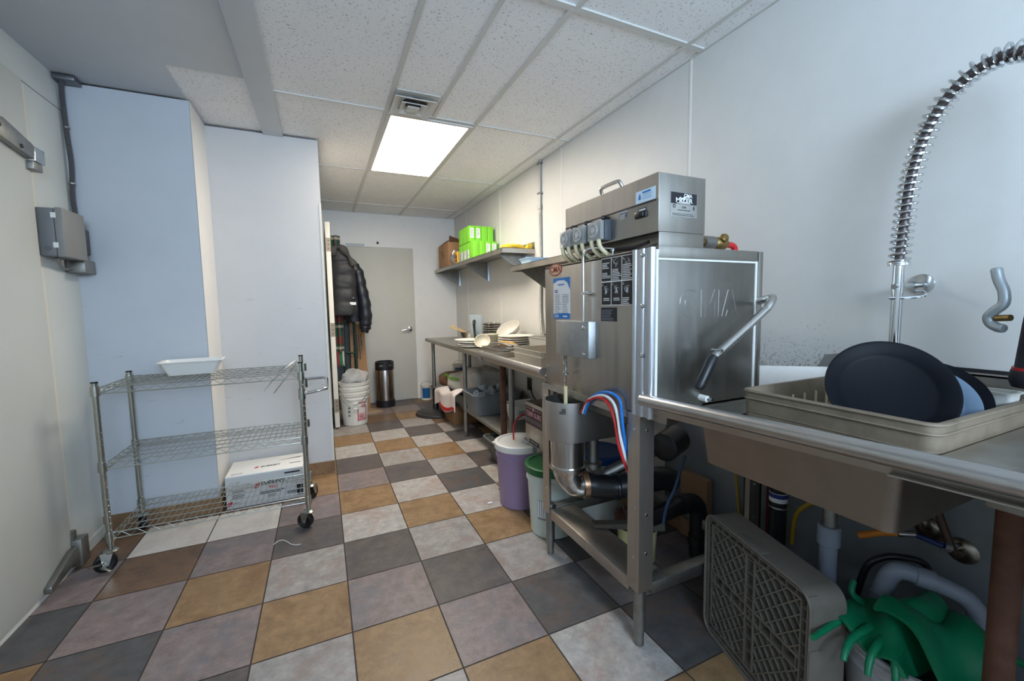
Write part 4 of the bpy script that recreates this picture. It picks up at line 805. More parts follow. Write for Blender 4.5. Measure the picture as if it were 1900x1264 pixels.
P(q, 'instruction_plate', [M['ink'], M['white_ink'], mat('drawing_grey', (176, 178, 180), .6)], dw)
q = MB().card((X0, 1.243, 1.193), L_, U_, .092, .05, .001, 0); q.lines((X0-.001, 1.285, 1.208), L_, U_, .07, 7, .0058, .002, 3, 1); P(q, 'small_black_label', [M['ink'], M['grey_ink']], dw)
# pipe and hexagonal bracket on the front
q = MB().tube(smooth([(X0-.022, 1.375, 1.165), (X0-.022, 1.375, 1.28), (X0-.022, 1.375, 1.395), (X0-.020, 1.372, 1.425), (X0-.008, 1.362, 1.443), (X0+.02, 1.34, 1.446), (X0+.07, 1.30, 1.44)]), .0062, 12)
pp = P(q, 'air_gap_pipe', M['steel_bright'], dw)
P(MB().box((X0-.028, 1.366, 1.268), (X0, 1.384, 1.280)).cyl((X0-.03, 1.358, 1.274), (X0, 1.358, 1.274), .005, 10), 'pipe_clip', M['steel_bright'], pp)
hx = [(1.573, X0), (1.573, X0-.03), (1.455, X0-.055), (1.330, X0-.03), (1.322, X0)]
bk_ = P(MB().prism([(x, y) for y, x in hx], 1.020, 1.165, 'z'), 'float_bracket', mat('bracket_steel', (168, 170, 170), .52, 1, var=.12, vscale=30), dw, bevel=.003)
for z in (1.148-.0, 1.045): P(MB().lathe([(.008, 0), (.008, .004), (.004, .008), (0, .009)], (X0-.034, 1.355, z-.008), (-1, -.2, 0), 12), 'bolt', M['chrome'], bk_)
xs, ys = X0-.028, 1.50
q = MB().tube([(xs+.007*math.cos(a), ys+.007*math.sin(a), 1.018-.075*a/(2*math.pi*11)) for a in [k*math.pi/5 for k in range(111)]], .0014, 5).cyl((xs, ys, .93), (xs, ys, 1.02), .004, 8).lathe([(.0, .938), (.013, .938), (.013, .943), (0, .943)], (xs, ys, 0), seg=14)
for k in range(6): q.lathe([(0, -.005), (.005, 0), (0, .005)], (xs+.001*(-1)**k, ys, .93-k*.008), seg=8)
P(q, 'spring_rod', M['steel_dull'], dw)
P(MB().cyl((xs, ys, .80), (xs, ys, .886), .0085, 12), 'float_tube', mat('yellowed_tube', (206, 192, 150), .5), dw)
# control box on top
BX0, BX1, BY0, BY1 = 1.0, 1.207, 1.045, 1.605
cb = P(MB().box((BX0, BY0, 1.462), (BX1, BY1, 1.648)).box((BX0+.003, BY0, 1.403), (BX1-.004, BY0+.004, 1.462)).box((BX0+.06, BY0+.004, 1.403), (BX1-.004, BY1-.01, 1.462)), 'control_box', M['steel'], dw, bevel=.003)
P(MB().box((BX0-.0012, BY0+.012, 1.562), (BX0, BY1, 1.566)).box((BX0-.0012, BY1-.006, 1.47), (BX0, BY1-.003, 1.648)), 'cover_gap', M['ink'], cb)
P(MB().box((BX0-.0018, BY0, 1.567), (BX0, BY1-.006, 1.648)), 'cover', M['steel'], cb)
P(MB().tube(smooth([(BX0+.02, 1.362, 1.646), (BX0+.008, 1.36, 1.668), (BX0+.006, 1.345, 1.676), (BX0+.006, 1.262, 1.676), (BX0+.008, 1.246, 1.668), (BX0+.02, 1.244, 1.646)], 4), .007, 10), 'lift_handle', M['steel_bright'], cb)
q = MB().card((BX0-.0018, 1.104, 1.588), L_, U_, .092, .040, .0008, 0)
q.prism([(1.136, 1.580), (1.131, 1.578), (1.126, 1.580), (1.125, 1.587), (1.1305, 1.600), (1.1365, 1.587)], BX0-.0033, BX0-.0023, 'x', 1)
q.lines((BX0-.0026, 1.117, 1.600), L_, U_, .042, 1, .01, .006, 2, 1, ragged=.1); q.lines((BX0-.0026, 1.117, 1.592), L_, U_, .05, 3, .006, .0022, 3, 2); P(q, 'blue_sticker', [mat('pale_blue_paper', (206, 226, 240), .6), M['blue_ink'], mat('light_blue_ink', (150, 190, 222), .6)], cb)
q = MB().card((BX0, 1.217, 1.550), L_, U_, .042, .028, .001, 0); q.text('DANGER', .0105, (BX0-.0011, 1.217, 1.557), L_, U_, 1, ext=.0002); q.lines((BX0-.001, 1.235, 1.548), L_, U_, .034, 4, .0045, .0018, 3, 1); P(q, 'danger_label', [mat('slate_label', (74, 80, 92), .5), M['white_ink']], cb)
q = MB().card((BX0, 1.120, 1.545), L_, U_, .038, .011, .001, 0); q.card((BX0-.001, 1.120, 1.545), L_, U_, .03, .005, .0006, 1); P(q, 'switch_label', [M['ink'], M['white_ink']], cb)
P(MB().box((BX0-.016, 1.103, 1.520), (BX0, 1.143, 1.538)).box((BX0-.008, 1.096, 1.518), (BX0, 1.150, 1.540)), 'rocker_switch', M['black'], cb, bevel=.002)
q = MB(); y_ = BY0-.0002
q.card((1.107, y_, 1.553), x_, U_, .118, .080, .0015, 1); q.card((1.107, y_-.0012, 1.573), x_, U_, .114, .036, .0008, 0)
q.text('CMA', .017, (1.124, y_-.0021, 1.582), x_, U_, 2, ext=.0003, bold=True); q.text('MIZER', .020, (1.107, y_-.0021, 1.566), x_, U_, 2, ext=.0003, squash=1.35, bold=True); q.text('Energy', .017, (1.106, y_-.0026, 1.575), (1, 0, .35), (-.35, 0, 1), 3, ext=.0003, bold=True, shear=.3)
q.lines((1.075, y_-.002, 1.5575), x_, U_, .06, 1, .01, .0018, 1, 2, ragged=0); q.text('CMA', .010, (1.107, y_-.0016, 1.544), x_, U_, 0, ext=.0003); q.tube([(1.064+.005*math.cos(a*.5), y_-.0018, 1.547+.005*math.sin(a*.5)) for a in range(13)], .0012, 4, mi=0)
q.lines((1.08, y_-.0016, 1.535), x_, U_, .055, 1, .01, .0016, 1, 0, ragged=0); q.lines((1.057, y_-.0016, 1.523), x_, U_, .1, 2, .005, .0012, 4, 0); q.obox((1.152, y_-.0016, 1.544), (.0022, 0, 0), (0, .0004, 0), (0, 0, .006), 0)
P(q, 'name_plate', [M['ink'], M['steel_bright'], M['white_ink'], M['paper']], cb)
# three chemical pumps with hoses
cl = mat('tinted_clear_cover', (214, 216, 214), .15, alpha=.32)
for k, (yc, s_) in enumerate(((1.540, .042), (1.440, .044), (1.330, .046))):
    zc = 1.508
    pm_ = P(MB().box((BX0-.030, yc-s_, zc-.040), (BX0, yc+s_, zc+.036)), 'pump', mat('pump_housing', (66, 72, 78), .45), dw, bevel=.003)
    P(MB().box((BX0-.048, yc-s_*.92, zc-.036), (BX0-.031, yc+s_*.92, zc+.034)), 'pump_cover', cl, pm_, bevel=.003)
    P(MB().lathe([(.026, 0), (.026, .004), (.021, .004), (.021, .001), (.012, .001), (.012, .006), (0, .006)], (BX0-.0485, yc, zc), (-1, 0, 0), 28), 'pump_rotor', mat('pump_ring', (188, 190, 190), .3, .5), pm_)
    P(MB().lathe([(.008, 0), (.009, .012), (.006, .018), (0, .018)], (BX0-.002, yc-.012, zc+.048), (-1, 0, 0), 12).box((BX0-.012, yc-.034, zc+.045), (BX0-.004, yc-.012, zc+.052)), 'prime_switch', M['black'], pm_)
    for d in (.026, -.020):
        P(MB().tube(smooth([(BX0-.040, yc+d, zc-.034), (BX0-.036, yc+d-.004, zc-.062), (BX0-.018, yc+d-.014, zc-.085), (BX0+.012, yc+d-.020, zc-.103)]), .0085, 12), 'pump_hose', mat('pump_hose_rubber', (206, 194, 158), .5), pm_)
P(MB().box((BX0+.004, 1.12, 1.404), (BX0+.05, 1.58, 1.418)).tube(smooth([(BX0+.02, 1.55, 1.42), (BX0+.03, 1.4, 1.44), (BX0+.02, 1.2, 1.43), (BX0+.03, 1.12, 1.44)]), .006, 8), 'wiring_tray', mat('dark_brown_wiring', (58, 44, 44), .6), dw)
P(MB().lathe([(0, 0), (.004, 0), (.004, .02), (.009, .02), (.009, .026), (0, .026)], (BX0-.015, 1.258, 1.404), seg=12), 'wing_bolt', M['steel_dull'], dw)
# brass valve and red elbow behind
VX = 1.385
vb = P(MB().lathe([(.012, 0), (.022, .01), (.026, .035), (.022, .062), (.013, .075)], (VX+.05, 1.20, 1.468), (1, 0, -.05), 20).cyl((BX1-.01, 1.20, 1.468), (VX+.06, 1.20, 1.468), .012, 14), 'valve_body', M['brass'], dw)
P(MB().cyl((VX-.01, 1.20, 1.468), (VX+.048, 1.20, 1.468), .024, 18), 'valve_union', M['steel_dull'], dw)
P(MB().lathe([(.016, 0), (.018, .012), (.012, .020), (0, .021)], (VX+.08, 1.182, 1.480), (-.1, -1, .5), 16), 'valve_bonnet', M['brass'], vb)
P(MB().tube(smooth([(VX+.118, 1.20, 1.464), (VX+.155, 1.20, 1.461), (VX+.172, 1.20, 1.45), (VX+.178, 1.20, 1.41)], 4), .0125, 12), 'red_elbow', M['red'], dw)
# lift lever
yl = .945
P(MB().tube(smooth([(1.452, 1.02, 1.232), (1.456, .985, 1.240), (1.440, .955, 1.243), (1.415, yl, 1.226), (1.395, yl, 1.205)], 6)+[V((1.30, yl, 1.131)), V((1.2, yl, 1.0715)), V((1.135, yl, 1.050))][:0]+[V((1.133, yl, 1.046))], .0135, 14), 'lift_lever', M['steel_bright'], dw)
lv = P(MB().tube([(1.145, yl, 1.056), (1.132, yl, 1.042), (1.085, yl, .968), (1.078, yl, .958)], [.0145, .0165, .0165, .012], 16), 'lever_grip', M['rubber'], dw)
P(MB().cyl((1.16, yl-.018, 1.075), (1.16, yl+.022, 1.075), .006, 10), 'lever_bolt', M['chrome'], lv)
P(MB().cyl((1.172, Y0, .906), (1.172, Y0-.03, .905), .011, 14), 'white_nozzle', M['white_pl'], dw)
P(MB().cyl((1.172, Y0-.03, .905), (1.172, Y0-.05, .905), .006, 10), 'nozzle_tip', M['chrome'], dw)
# legs and base frame
lg_m = mat('leg_steel', (186, 178, 168), .46, 1, var=.08, stretch=(4, 4, .5))
for (xa, xb, ya, yb) in ((.957, 1.02, 1.075, 1.135), (.957, 1.0, 1.70, 1.76), (1.52, 1.58, 1.075, 1.135), (1.52, 1.58, 1.70, 1.76)):
    sx = 1 if xa < 1.2 else -1; sy = 1 if ya < 1.4 else -1; xo = xa if sx > 0 else xb; yo = ya if sy > 0 else yb
    xi = xb if sx > 0 else xa; yi = yb if sy > 0 else ya
    q = MB().prism([(xo, yo), (xi, yo), (xi, yo+sy*.003), (xo+sx*.003, yo+sy*.003), (xo+sx*.003, yi), (xo, yi)], .22, ZB-.003)
    lg = P(q, 'leg', lg_m, dw)
    cx, cy = (xa+xb)/2, (ya+yb)/2
    P(MB().lathe([(.014, .001), (.017, .004), (.017, .06), (.0215, .062), (.0215, .26), (0, .26)], (cx, cy, 0), seg=20), 'foot', M['steel_dull'], lg)
    q = MB()
    for z in (.80, .52, .34): q.lathe([(.005, 0), (.005, .002), (0, .003)], (xo, cy, z), (-1, 0, 0), 8) if xa < 1.2 else None
    for z in (.80, .50, .36): q.lathe([(.005, 0), (.005, .002), (0, .003)], (cx, yo, z), (0, -1, 0), 8) if ya < 1.4 else None
    if q.v: P(q, 'rivet', M['chrome'], lg)
P(MB().box((.962, 1.135, .195), (1.10, 1.70, .243)), 'base_beam', lg_m, dw, bevel=.003)
P(MB().box((1.02, 1.079, .195), (1.52, 1.125, .240)), 'base_beam', M['steel_dull'], dw, bevel=.003)
P(MB().box((1.0, 1.71, .20), (1.52, 1.755, .245)).box((1.53, 1.135, .20), (1.575, 1.705, .245)), 'base_beam', M['steel_dull'], dw, bevel=.003)
P(MB().box((X0-.0025, 1.136, .835), (X0-.0005, 1.745, ZB+.002)), 'apron', M['steel'], dw)
P(MB().box((X0+.02, 1.14, .80), (1.40, 1.69, .855)), 'wash_tank', mat('tank_steel', (120, 116, 110), .45, 1), dw, bevel=.004)
# scrap accumulator with strainer can, pump and drain
def stad(r, xa, xb, yc, z, n=18): return [(xa+r-r*math.sin(math.pi*k/n) if 0 else xa+r+r*math.cos(math.pi/2+math.pi*k/n), yc+r*math.sin(math.pi/2+math.pi*k/n), z) for k in range(n+1)]+[(xb, yc-r, z), (xb, yc+r, z)]
rs = [stad(.098, .862, 1.20, 1.535, .652), stad(.100, .860, 1.20, 1.535, .66), stad(.100, .860, 1.20, 1.535, .823), stad(.098, .862, 1.198, 1.535, .823), stad(.098, .862, 1.198, 1.535, .665)]
bm_ = mat('scrap_bin_steel', (186, 183, 178), .40, 1, var=.06, stretch=(5, 5, .5))
sb = P(MB().loft(rs), 'scrap_bin', bm_, dw, angle=30)
P(MB().box((.955, 1.4335, .795), (1.06, 1.4355, .818)), 'dark_plate', mat('bin_label', (86, 76, 70), .4), sb)
P(MB().lines((.895, 1.445, .80), (-.75, .65, 0), U_, .028, 4, .006, .003, 2), 'bin_marking', M['ink'], sb)
P(MB().lathe([(.076, .53), (.076, .652), (0, .652)], (.958, 1.53, 0), seg=36).lathe([(.083, .520), (.084, .526), (.083, .533), (.07, .533)], (.958, 1.53, 0), seg=36), 'strainer_can', M['steel_bright'], dw)
P(MB().tube(smooth([(.962, 1.53, .528), (.963, 1.53, .49), (.985, 1.52, .445), (1.02, 1.505, .435)], 5), [.074, .073, .072, .071, .069, .067, .065, .064, .062, .06, .06, .058, .057, .056, .056, .055], 20), 'steel_elbow', M['steel_bright'], dw)
P(MB().tube([(1.018, 1.505, .435), (1.038, 1.498, .435)], .060, 22), 'hose_clamp', mat('copper_clamp', (190, 150, 120), .3, .9), dw)
P(MB().tube(smooth([(1.035, 1.50, .435), (1.075, 1.475, .428), (1.13, 1.43, .43), (1.22, 1.40, .44), (1.36, 1.39, .44), (1.42, 1.38, .42)], 6), .052, 20), 'rubber_drain_hose', M['rubber'], dw)
P(MB().lathe([(.056, -.008), (.058, 0), (.056, .008)], (1.14, 1.425, .43), (1, -.35, 0), 22), 'hose_clamp', mat('dark_clamp', (60, 60, 62), .3, .8), dw)
P(MB().cyl((1.07, 1.50, .50), (1.07, 1.50, .655), .024, 16).lathe([(.024, .0), (.038, .004), (.038, .02), (.024, .026)], (1.07, 1.50, .51), seg=18), 'drain_valve', M['steel_dull'], dw)
P(MB().tube(smooth([(1.07, 1.50, .50), (1.12, 1.49, .47), (1.2, 1.46, .505), (1.34, 1.42, .56)], 5), .026, 14).lathe([(.034, 0), (.034, .03), (.026, .034)], (1.30, 1.43, .545), (1, -.3, .3), 18), 'pump_pipe', M['steel_dull'], dw)
P(MB().lathe([(.045, 0), (.06, .01), (.06, .13), (.04, .15), (0, .15)], (1.28, 1.30, .62), (.9, .3, .1), 28), 'wash_pump', M['rubber'], dw)
P(MB().tube(smooth([(1.22, 1.34, .40), (1.22, 1.34, .32), (1.28, 1.34, .305), (1.46, 1.34, .325), (1.525, 1.34, .305), (1.545, 1.34, .24), (1.545, 1.34, .05)], 5), .038, 18), 'drain_pipe', M['black'], dw)
P(MB().lathe([(.043, -.02), (.043, .02)], (1.545, 1.34, .13), seg=20), 'pipe_socket', M['rubber'], dw)
P(MB().lathe([(.043, -.015), (.043, .015)], (1.44, 1.34, .323), (1, 0, 0), seg=20), 'pipe_socket', M['rubber'], dw)
for nm, m_, off, k in (('red_supply_tube', M['red'], 0, 0), ('white_supply_tube', M['white_t'], .018, 1), ('blue_supply_tube', M['blue'], .042, 2)):
    P(MB().tube(smooth([(.950, 1.41-.01*k, .79), (.942, 1.36-.4*off, .845+.3*off), (.938, 1.30-.8*off, .875+.6*off), (.938, 1.25-1.2*off, .880+.7*off), (.940, 1.21-1.2*off, .855+.9*off), (.942, 1.185-.8*off, .80+1.3*off), (.944, 1.165-.5*off, .72+1.6*off), (.975, 1.155, .63+.9*off), (1.03, 1.165, .53)], 6), .0058, 10), 'supply_tube', m_, dw, nm.replace('_', ' '))
P(MB().tube(smooth([(1.12, 1.36, .385), (1.13, 1.33, .33), (1.18, 1.30, .31), (1.22, 1.30, .34), (1.24, 1.31, .39)]), .0035, 6), 'thin_cable', M['black'], dw)
P(MB().tube(smooth([(1.30, 1.20, .62), (1.24, 1.19, .50), (1.20, 1.19, .44), (1.19, 1.2, .36)]), .006, 8), 'blue_tube', mat('dull_blue_tube', (40, 58, 84), .4), dw)
P(MB().hexa([(1.05, 1.46, .246), (1.30, 1.30, .25), (1.31, 1.33, .25), (1.06, 1.50, .246), (1.05, 1.46, .262), (1.30, 1.30, .285), (1.31, 1.33, .285), (1.06, 1.50, .262)]), 'loose_pipe_scrap', mat('dark_bracket', (92, 86, 80), .5, .6), dw)
# chemical pails under and beside the machine
def chem(c, rb, rt, h, name, label, body, lid):
    t = thing(name, label, 'pail', c)
    P(pail_mb(c, rb, rt, h), 'pail_body', body, t)
    P(MB().lathe([(rt+.008, h-.030), (rt+.011, h-.026), (rt+.011, h+.006), (rt+.004, h+.010), (rt-.012, h+.010), (rt-.016, h+.004), (rt-.03, h+.003), (0, h+.003)], c, seg=44), 'lid', lid, t)
    return t
pc1 = (1.085, 2.30, .001); t = chem(pc1, .128, .146, .385, 'lavender_pail', 'tall white lidded pail showing lavender liquid beside the rusty leg', mat('lavender_plastic', (150, 128, 160), .4, trans=.1, var=.04), M['white_pl'])
P(MB().blob((1.13, 2.24, .402), (.10, .08, .03), .8, .01, 40, 3), 'lid_residue', M['film'], t)
S(MB().tube(smooth([(1.06, 2.33, .392), (1.06, 2.33, .45), (1.09, 2.36, .50), (1.16, 2.40, .52), (1.3, 2.45, .52)]), .0055, 8), 'red_feed_tube', M['red'], 'thin red tube rising from the lavender pail lid', 'tube')
pc2 = (1.105, 1.93, .001); t = chem(pc2, .118, .138, .37, 'green_lid_pail', 'white pail with a green lid behind the front machine leg', mat('greenish_white_pail', (196, 204, 196), .4, var=.04), mat('green_lid', (22, 96, 52), .4))
q = MB()
for s_ in range(6): q.card(((s_-2.5)*.012, 0, 0), (1, 0, 0), U_, .012, .11, .001, 0)
for s_ in range(6): q.card(((s_-2.5)*.012, -.001, 0), (1, 0, 0), U_, .008, .09, .001, 1)
for i in range(len(q.v)): x, y, z = q.v[i]; q.v[i] = (x, y, z+.16)
wrap(q, 0, pc2, .128, math.radians(-140)); P(q, 'pail_label', [M['grey_ink'], M['paper']], t)
chem((1.395, 1.912, .001), .125, .145, .395, 'blue_lid_pail', 'white pail with a blue lid under the dish machine', mat('pale_pail', (206, 208, 202), .4), mat('blue_lid', (20, 62, 120), .4))
chem((1.34, 1.52, .001), .085, .095, .20, 'small_pail', 'small pale yellow jug under the machine base beam', mat('pale_yellow_jug', (196, 196, 140), .4), mat('brown_lid', (84, 50, 40), .5))
# water heater on a bracket
t = thing('water_heater', 'steel booster heater box with a dark red name panel behind the pails', 'heater', (1.22, 2.13, .33))
P(MB().box((1.10, 2.02, .345), (1.36, 2.24, .655)), 'heater_case', M['steel'], t, bevel=.003)
P(MB().box((1.20, 2.06, .655), (1.26, 2.20, .868)), 'hanger', M['steel_dull'], t)
q = MB().card((1.10, 2.13, .578), L_, U_, .205, .112, .0012, 0)
q.text('TEMP-SURE', .040, (1.0985, 2.13, .588), L_, U_, 1, ext=.0004, squash=.92, bold=True); q.card((1.0988, 2.13, .622), L_, U_, .18, .003, .0006, 1); q.lines((1.0988, 2.225, .558), L_, U_, .19, 3, .008, .0025, 1, 2, ragged=0); q.lathe([(.010, 0), (.010, .0015), (0, .0015)], (1.0988, 2.13, .622), (-1, 0, 0), 16, 1)
P(q, 'name_panel', [mat('maroon_panel', (62, 36, 42), .45), mat('pink_print', (206, 150, 164), .5), M['grey_ink']], t)
q = MB().card((1.10, 2.125, .405), L_, U_, .13, .075, .0012, 1); q.card((1.0988, 2.125, .424), L_, U_, .122, .030, .0006, 0); q.text('TEMP-SURE', .017, (1.098, 2.125, .424), L_, U_, 1, ext=.0003); q.lines((1.0988, 2.18, .400), L_, U_, .11, 4, .009, .003, 7, 0); P(q, 'rating_plate', [M['ink'], M['steel_bright']], t)
# ------------------------------------------------------------------ dish tables with rolled rims
def rolled(p0, p1, r=.0195, n=16): return MB().tube([V(p0).lerp(V(p1), k/n) for k in range(n+1)], r, 20)
rim_m = mat('rolled_rim_steel', (186, 184, 182), .3, 1, var=.05, vscale=9, rvar=.03)
# far table, between the machine and the worktable
ft = thing('clean_dish_table', 'steel dish table with a rolled front rim between machine and worktable', 'table', (1.33, 2.2, 0))
P(rolled((.95, 1.735, .915), (.955, 2.615, .915)), 'rolled_rim', rim_m, ft)
P(MB().box((.968, 1.73, .872), (XR-.006, 2.62, .878)).hexa([(.950, 1.735, .90), (.956, 1.735, .90), (.956, 2.61, .90), (.950, 2.61, .90), (.968, 1.735, .874), (.974, 1.735, .874), (.974, 2.61, .874), (.968, 2.61, .874)]).box((.95, 2.60, .872), (XR-.006, 2.62, .912)), 'table_deck', M['steel_table'], ft)
P(MB().box((XR-.012, 1.73, .872), (XR-.003, 2.62, 1.03)), 'backsplash', M['steel_table'], ft)
P(MB().cyl((1.104, 2.585, .001), (1.104, 2.585, .872), .0215, 18), 'leg', M['rust'], ft, 'rusty brown pipe leg')
P(MB().cyl((1.655, 2.585, .001), (1.655, 2.585, .872), .0215, 18), 'leg', M['steel_dull'], ft)
t = thing('dish_bin', 'grey beige plastic dish rack on the far side of the dish machine', 'dish rack', (1.25, 2.16, .8785))
P(open_tub((1.075, 1.97, 1.47, 2.36), (1.08, 1.975, 1.465, 2.355), .8785, .975, .03, .03, .006, .003), 'rack_body', mat('pale_rack_plastic', (192, 182, 166), .5, var=.1, vscale=14), t)
P(MB().tube([(1.069, 1.964, .945), (1.476, 1.964, .945), (1.476, 2.366, .945), (1.069, 2.366, .945)], .003, 8, closed=True), 'rack_band', bpy.data.materials['pale_rack_plastic'], t)
# near table with sink
nt_ = thing('soiled_dish_table', 'steel dish table with a rolled rim and sink basin in the right foreground', 'table', (1.33, .5, 0))
ZD = .868; bx0, bx1, by0, by1 = 1.0, 1.668, .400, .872
zd = lambda y: .873+(1.015-y)*.05      # the deck falls gently towards the machine
P(rolled((.948, 1.055, .914), (.905, -1.5, 1.029)), 'rolled_rim', rim_m, nt_)
q = MB()
def slope(q, x0, y0, x1, y1): q.hexa([(x0, y0, zd(y0)-.003), (x1, y0, zd(y0)-.003), (x1, y1, zd(y1)-.003), (x0, y1, zd(y1)-.003), (x0, y0, zd(y0)), (x1, y0, zd(y0)), (x1, y1, zd(y1)), (x0, y1, zd(y1))])
slope(q, .966, by0, bx0, by1); slope(q, .966, by1, XR-.006, 1.015); slope(q, .95, -1.5, XR-.006, by0)
q.hexa([(.925, -1.5, 1.012), (.93, -1.5, 1.012), (.958, 1.04, .904), (.952, 1.04, .904), (.948, -1.5, zd(-1.5)-.003), (.954, -1.5, zd(-1.5)-.003), (.972, 1.015, zd(1.015)-.003), (.966, 1.015, zd(1.015)-.003)])
P(q, 'table_deck', M['steel_table'], nt_)
P(MB().box((1.0, 1.0, .835), (1.42, 1.075, .876)).box((1.18, 1.02, .862), (1.40, 1.06, .885)), 'splash_lip', M['steel_table'], nt_, bevel=.003)
P(MB().box((XR-.045, -1.5, .90), (XR-.040, .80, 1.015)).box((XR-.045, -1.5, 1.010), (XR-.003, .80, 1.016)), 'backsplash', M['steel_table'], nt_)
bs = open_tub((bx0, by0, bx1, by1), (bx0+.01, by0+.01, bx1-.01, by1-.01), .762, zd(by1)-.0005, .02, .025, .003, .0)
bs.v = [(x, y, z+(zd(y)-zd(by1) if z > .82 else 0)) for x, y, z in bs.v]
P(bs, 'sink_basin', mat('basin_steel', (146, 134, 122), .42, 1, var=.1, vscale=9), nt_)
P(MB().box((bx0+.006, .50, .852), (bx1-.006, .52, .866)), 'rack_slide', M['steel_dull'], nt_); P(MB().box((bx0+.006, .74, .852), (bx1-.006, .76, .866)), 'rack_slide', M['steel_dull'], nt_)
P(MB().cyl((1.17, .30, .001), (1.17, .30, .905), .021, 18), 'leg', M['rust'], nt_, 'rusty red-brown pipe leg')
P(MB().cyl((1.17, -.45, .001), (1.17, -.45, .94), .021, 18), 'leg', M['steel_dull'], nt_)
P(MB().cyl((1.65, -.45, .001), (1.65, -.45, .94), .021, 18), 'leg', M['steel_dull'], nt_)
P(MB().box((1.14, .27, .83), (1.20, .33, .903)), 'leg_socket', M['steel_dull'], nt_, bevel=.006)
# white cutting board on the back
S(MB().hexa([(1.50, 1.009, ZD+.0105), (1.50, 1.015, ZD+.0105), (XR-.06, 1.002, ZD+.0105), (XR-.06, .996, ZD+.0105), (1.50, 1.029, .985), (1.50, 1.035, .985), (XR-.06, 1.022, .985), (XR-.06, 1.016, .985)]) if False else
  MB().hexa([(1.50, 1.060, ZD+.007), (1.508, 1.064, ZD+.007), (1.660, .888, ZD+.018), (1.652, .884, ZD+.018), (1.508, 1.064, .985), (1.516, 1.068, .985), (1.668, .892, .990), (1.660, .888, .990)]), 'cutting_board', mat('scratched_white_board', (226, 220, 212), .5, var=.04, vscale=40), 'white cutting board standing on edge behind the big dish rack', 'cutting board')
# big peg rack with plates
def peg_rack(name, label, m_, z0):
    pass
t = thing('dish_rack', 'large beige dish rack holding round black plates over the sink', 'dish rack', (1.413, .618, ZD+.001))
ra = (1.165, .408, 1.660, .864); zb, zt_ = ZD+.001, .965
P(open_tub(ra, (ra[0]+.005, ra[1]+.005, ra[2]-.005, ra[3]-.005), zb, zt_, .03, .03, .010, .0), 'rack_body', M['rack'], t)
def rr_path(q_, r, z, n=5):
    x0, y0, x1, y1 = q_; pts = []
    for cx, cy, a0 in ((x1-r, y1-r, 0), (x0+r, y1-r, 90), (x0+r, y0+r, 180), (x1-r, y0+r, 270)):
        for k in range(n+1): a = math.radians(a0+90*k/n); pts.append((cx+r*math.cos(a), cy+r*math.sin(a), z))
    return pts
for z, d in ((.961, .0015), (.940, .0005), (.900, -.0025)): P(MB().tube(rr_path((ra[0]-d, ra[1]-d, ra[2]+d, ra[3]+d), .033, z), .0030 if z > .91 else .0012, 8, closed=True), 'rack_band', M['rack'], t)
for i in range(8):
    for j in range(8):
        P(MB().tube([(ra[0]+.045+i*.0585, ra[1]+.045+j*.0585, zb+.01), (ra[0]+.045+i*.0585, ra[1]+.045+j*.0585, zb+(.07 if j > 5 else .045))], [.005, .003], 6), 'peg', mat('peg_plastic', (214, 200, 168), .5) if i+j == 0 else bpy.data.materials['peg_plastic'], t)
def pan(label, c, n, r, m_, h=.028, mi=None):
    n = V(n).normalized()
    o = S(MB().lathe([(0, 0), (r*.70, 0), (r*.78, .004), (r*.97, h), (r, h), (r, h+.004), (r*.955, h+.004), (r*.76, .010), (r*.69, .0055), (0, .0055)], (0, 0, 0), seg=64), 'round_plate', m_, label, 'plate')
    o.rotation_euler = n.to_track_quat('Z', 'Y').to_euler(); o.location = c; return o
bp = mat('black_plate', (12, 14, 20), .45, var=.2, vscale=5, spec=.1)
facing = lambda az, el: (math.cos(math.radians(az))*math.cos(math.radians(el)), math.sin(math.radians(az))*math.cos(math.radians(el)), math.sin(math.radians(el)))
pan('large black round plate leaning at the front of the big dish rack', (1.332, .572, .990), facing(220, 33), .136, bp, .022)
pan('blue grey round plate standing between the two black plates', (1.414, .532, .957), facing(218, 42), .107, mat('blue_grey_plate', (92, 112, 132), .35), .018)
pan('black round plate at the back of the big dish rack', (1.456, .534, .964), facing(216, 46), .115, bp, .018)
# white tray and spray unit
S(open_tub((1.585, .422, 1.645, .58), (1.59, .427, 1.640, .575), .885, .986, .012, .01, .003, .006), 'white_tray', M['white_pl'], 'narrow white plastic tub in the corner of the big dish rack', 'tub')
t = thing('prerinse_faucet', 'spring pre-rinse spray faucet rising from behind the plates on the wall', 'faucet', (1.60, .67, .89))
px_, py_ = 1.60, .675
P(MB().cyl((px_, py_, .90), (px_, py_, 1.345), .0135, 16), 'riser_pipe', M['chrome'], t)
P(MB().cyl((px_+.06, py_, .93), (XR-.04, py_, .93), .016, 14).box((px_-.03, py_-.10, .915), (px_+.02, py_+.10, .945)), 'mixing_valve', M['chrome'], t, bevel=.004)
P(MB().cyl((px_, py_, .893), (px_, py_, .92), .014, 14), 'shank', M['chrome'], t)
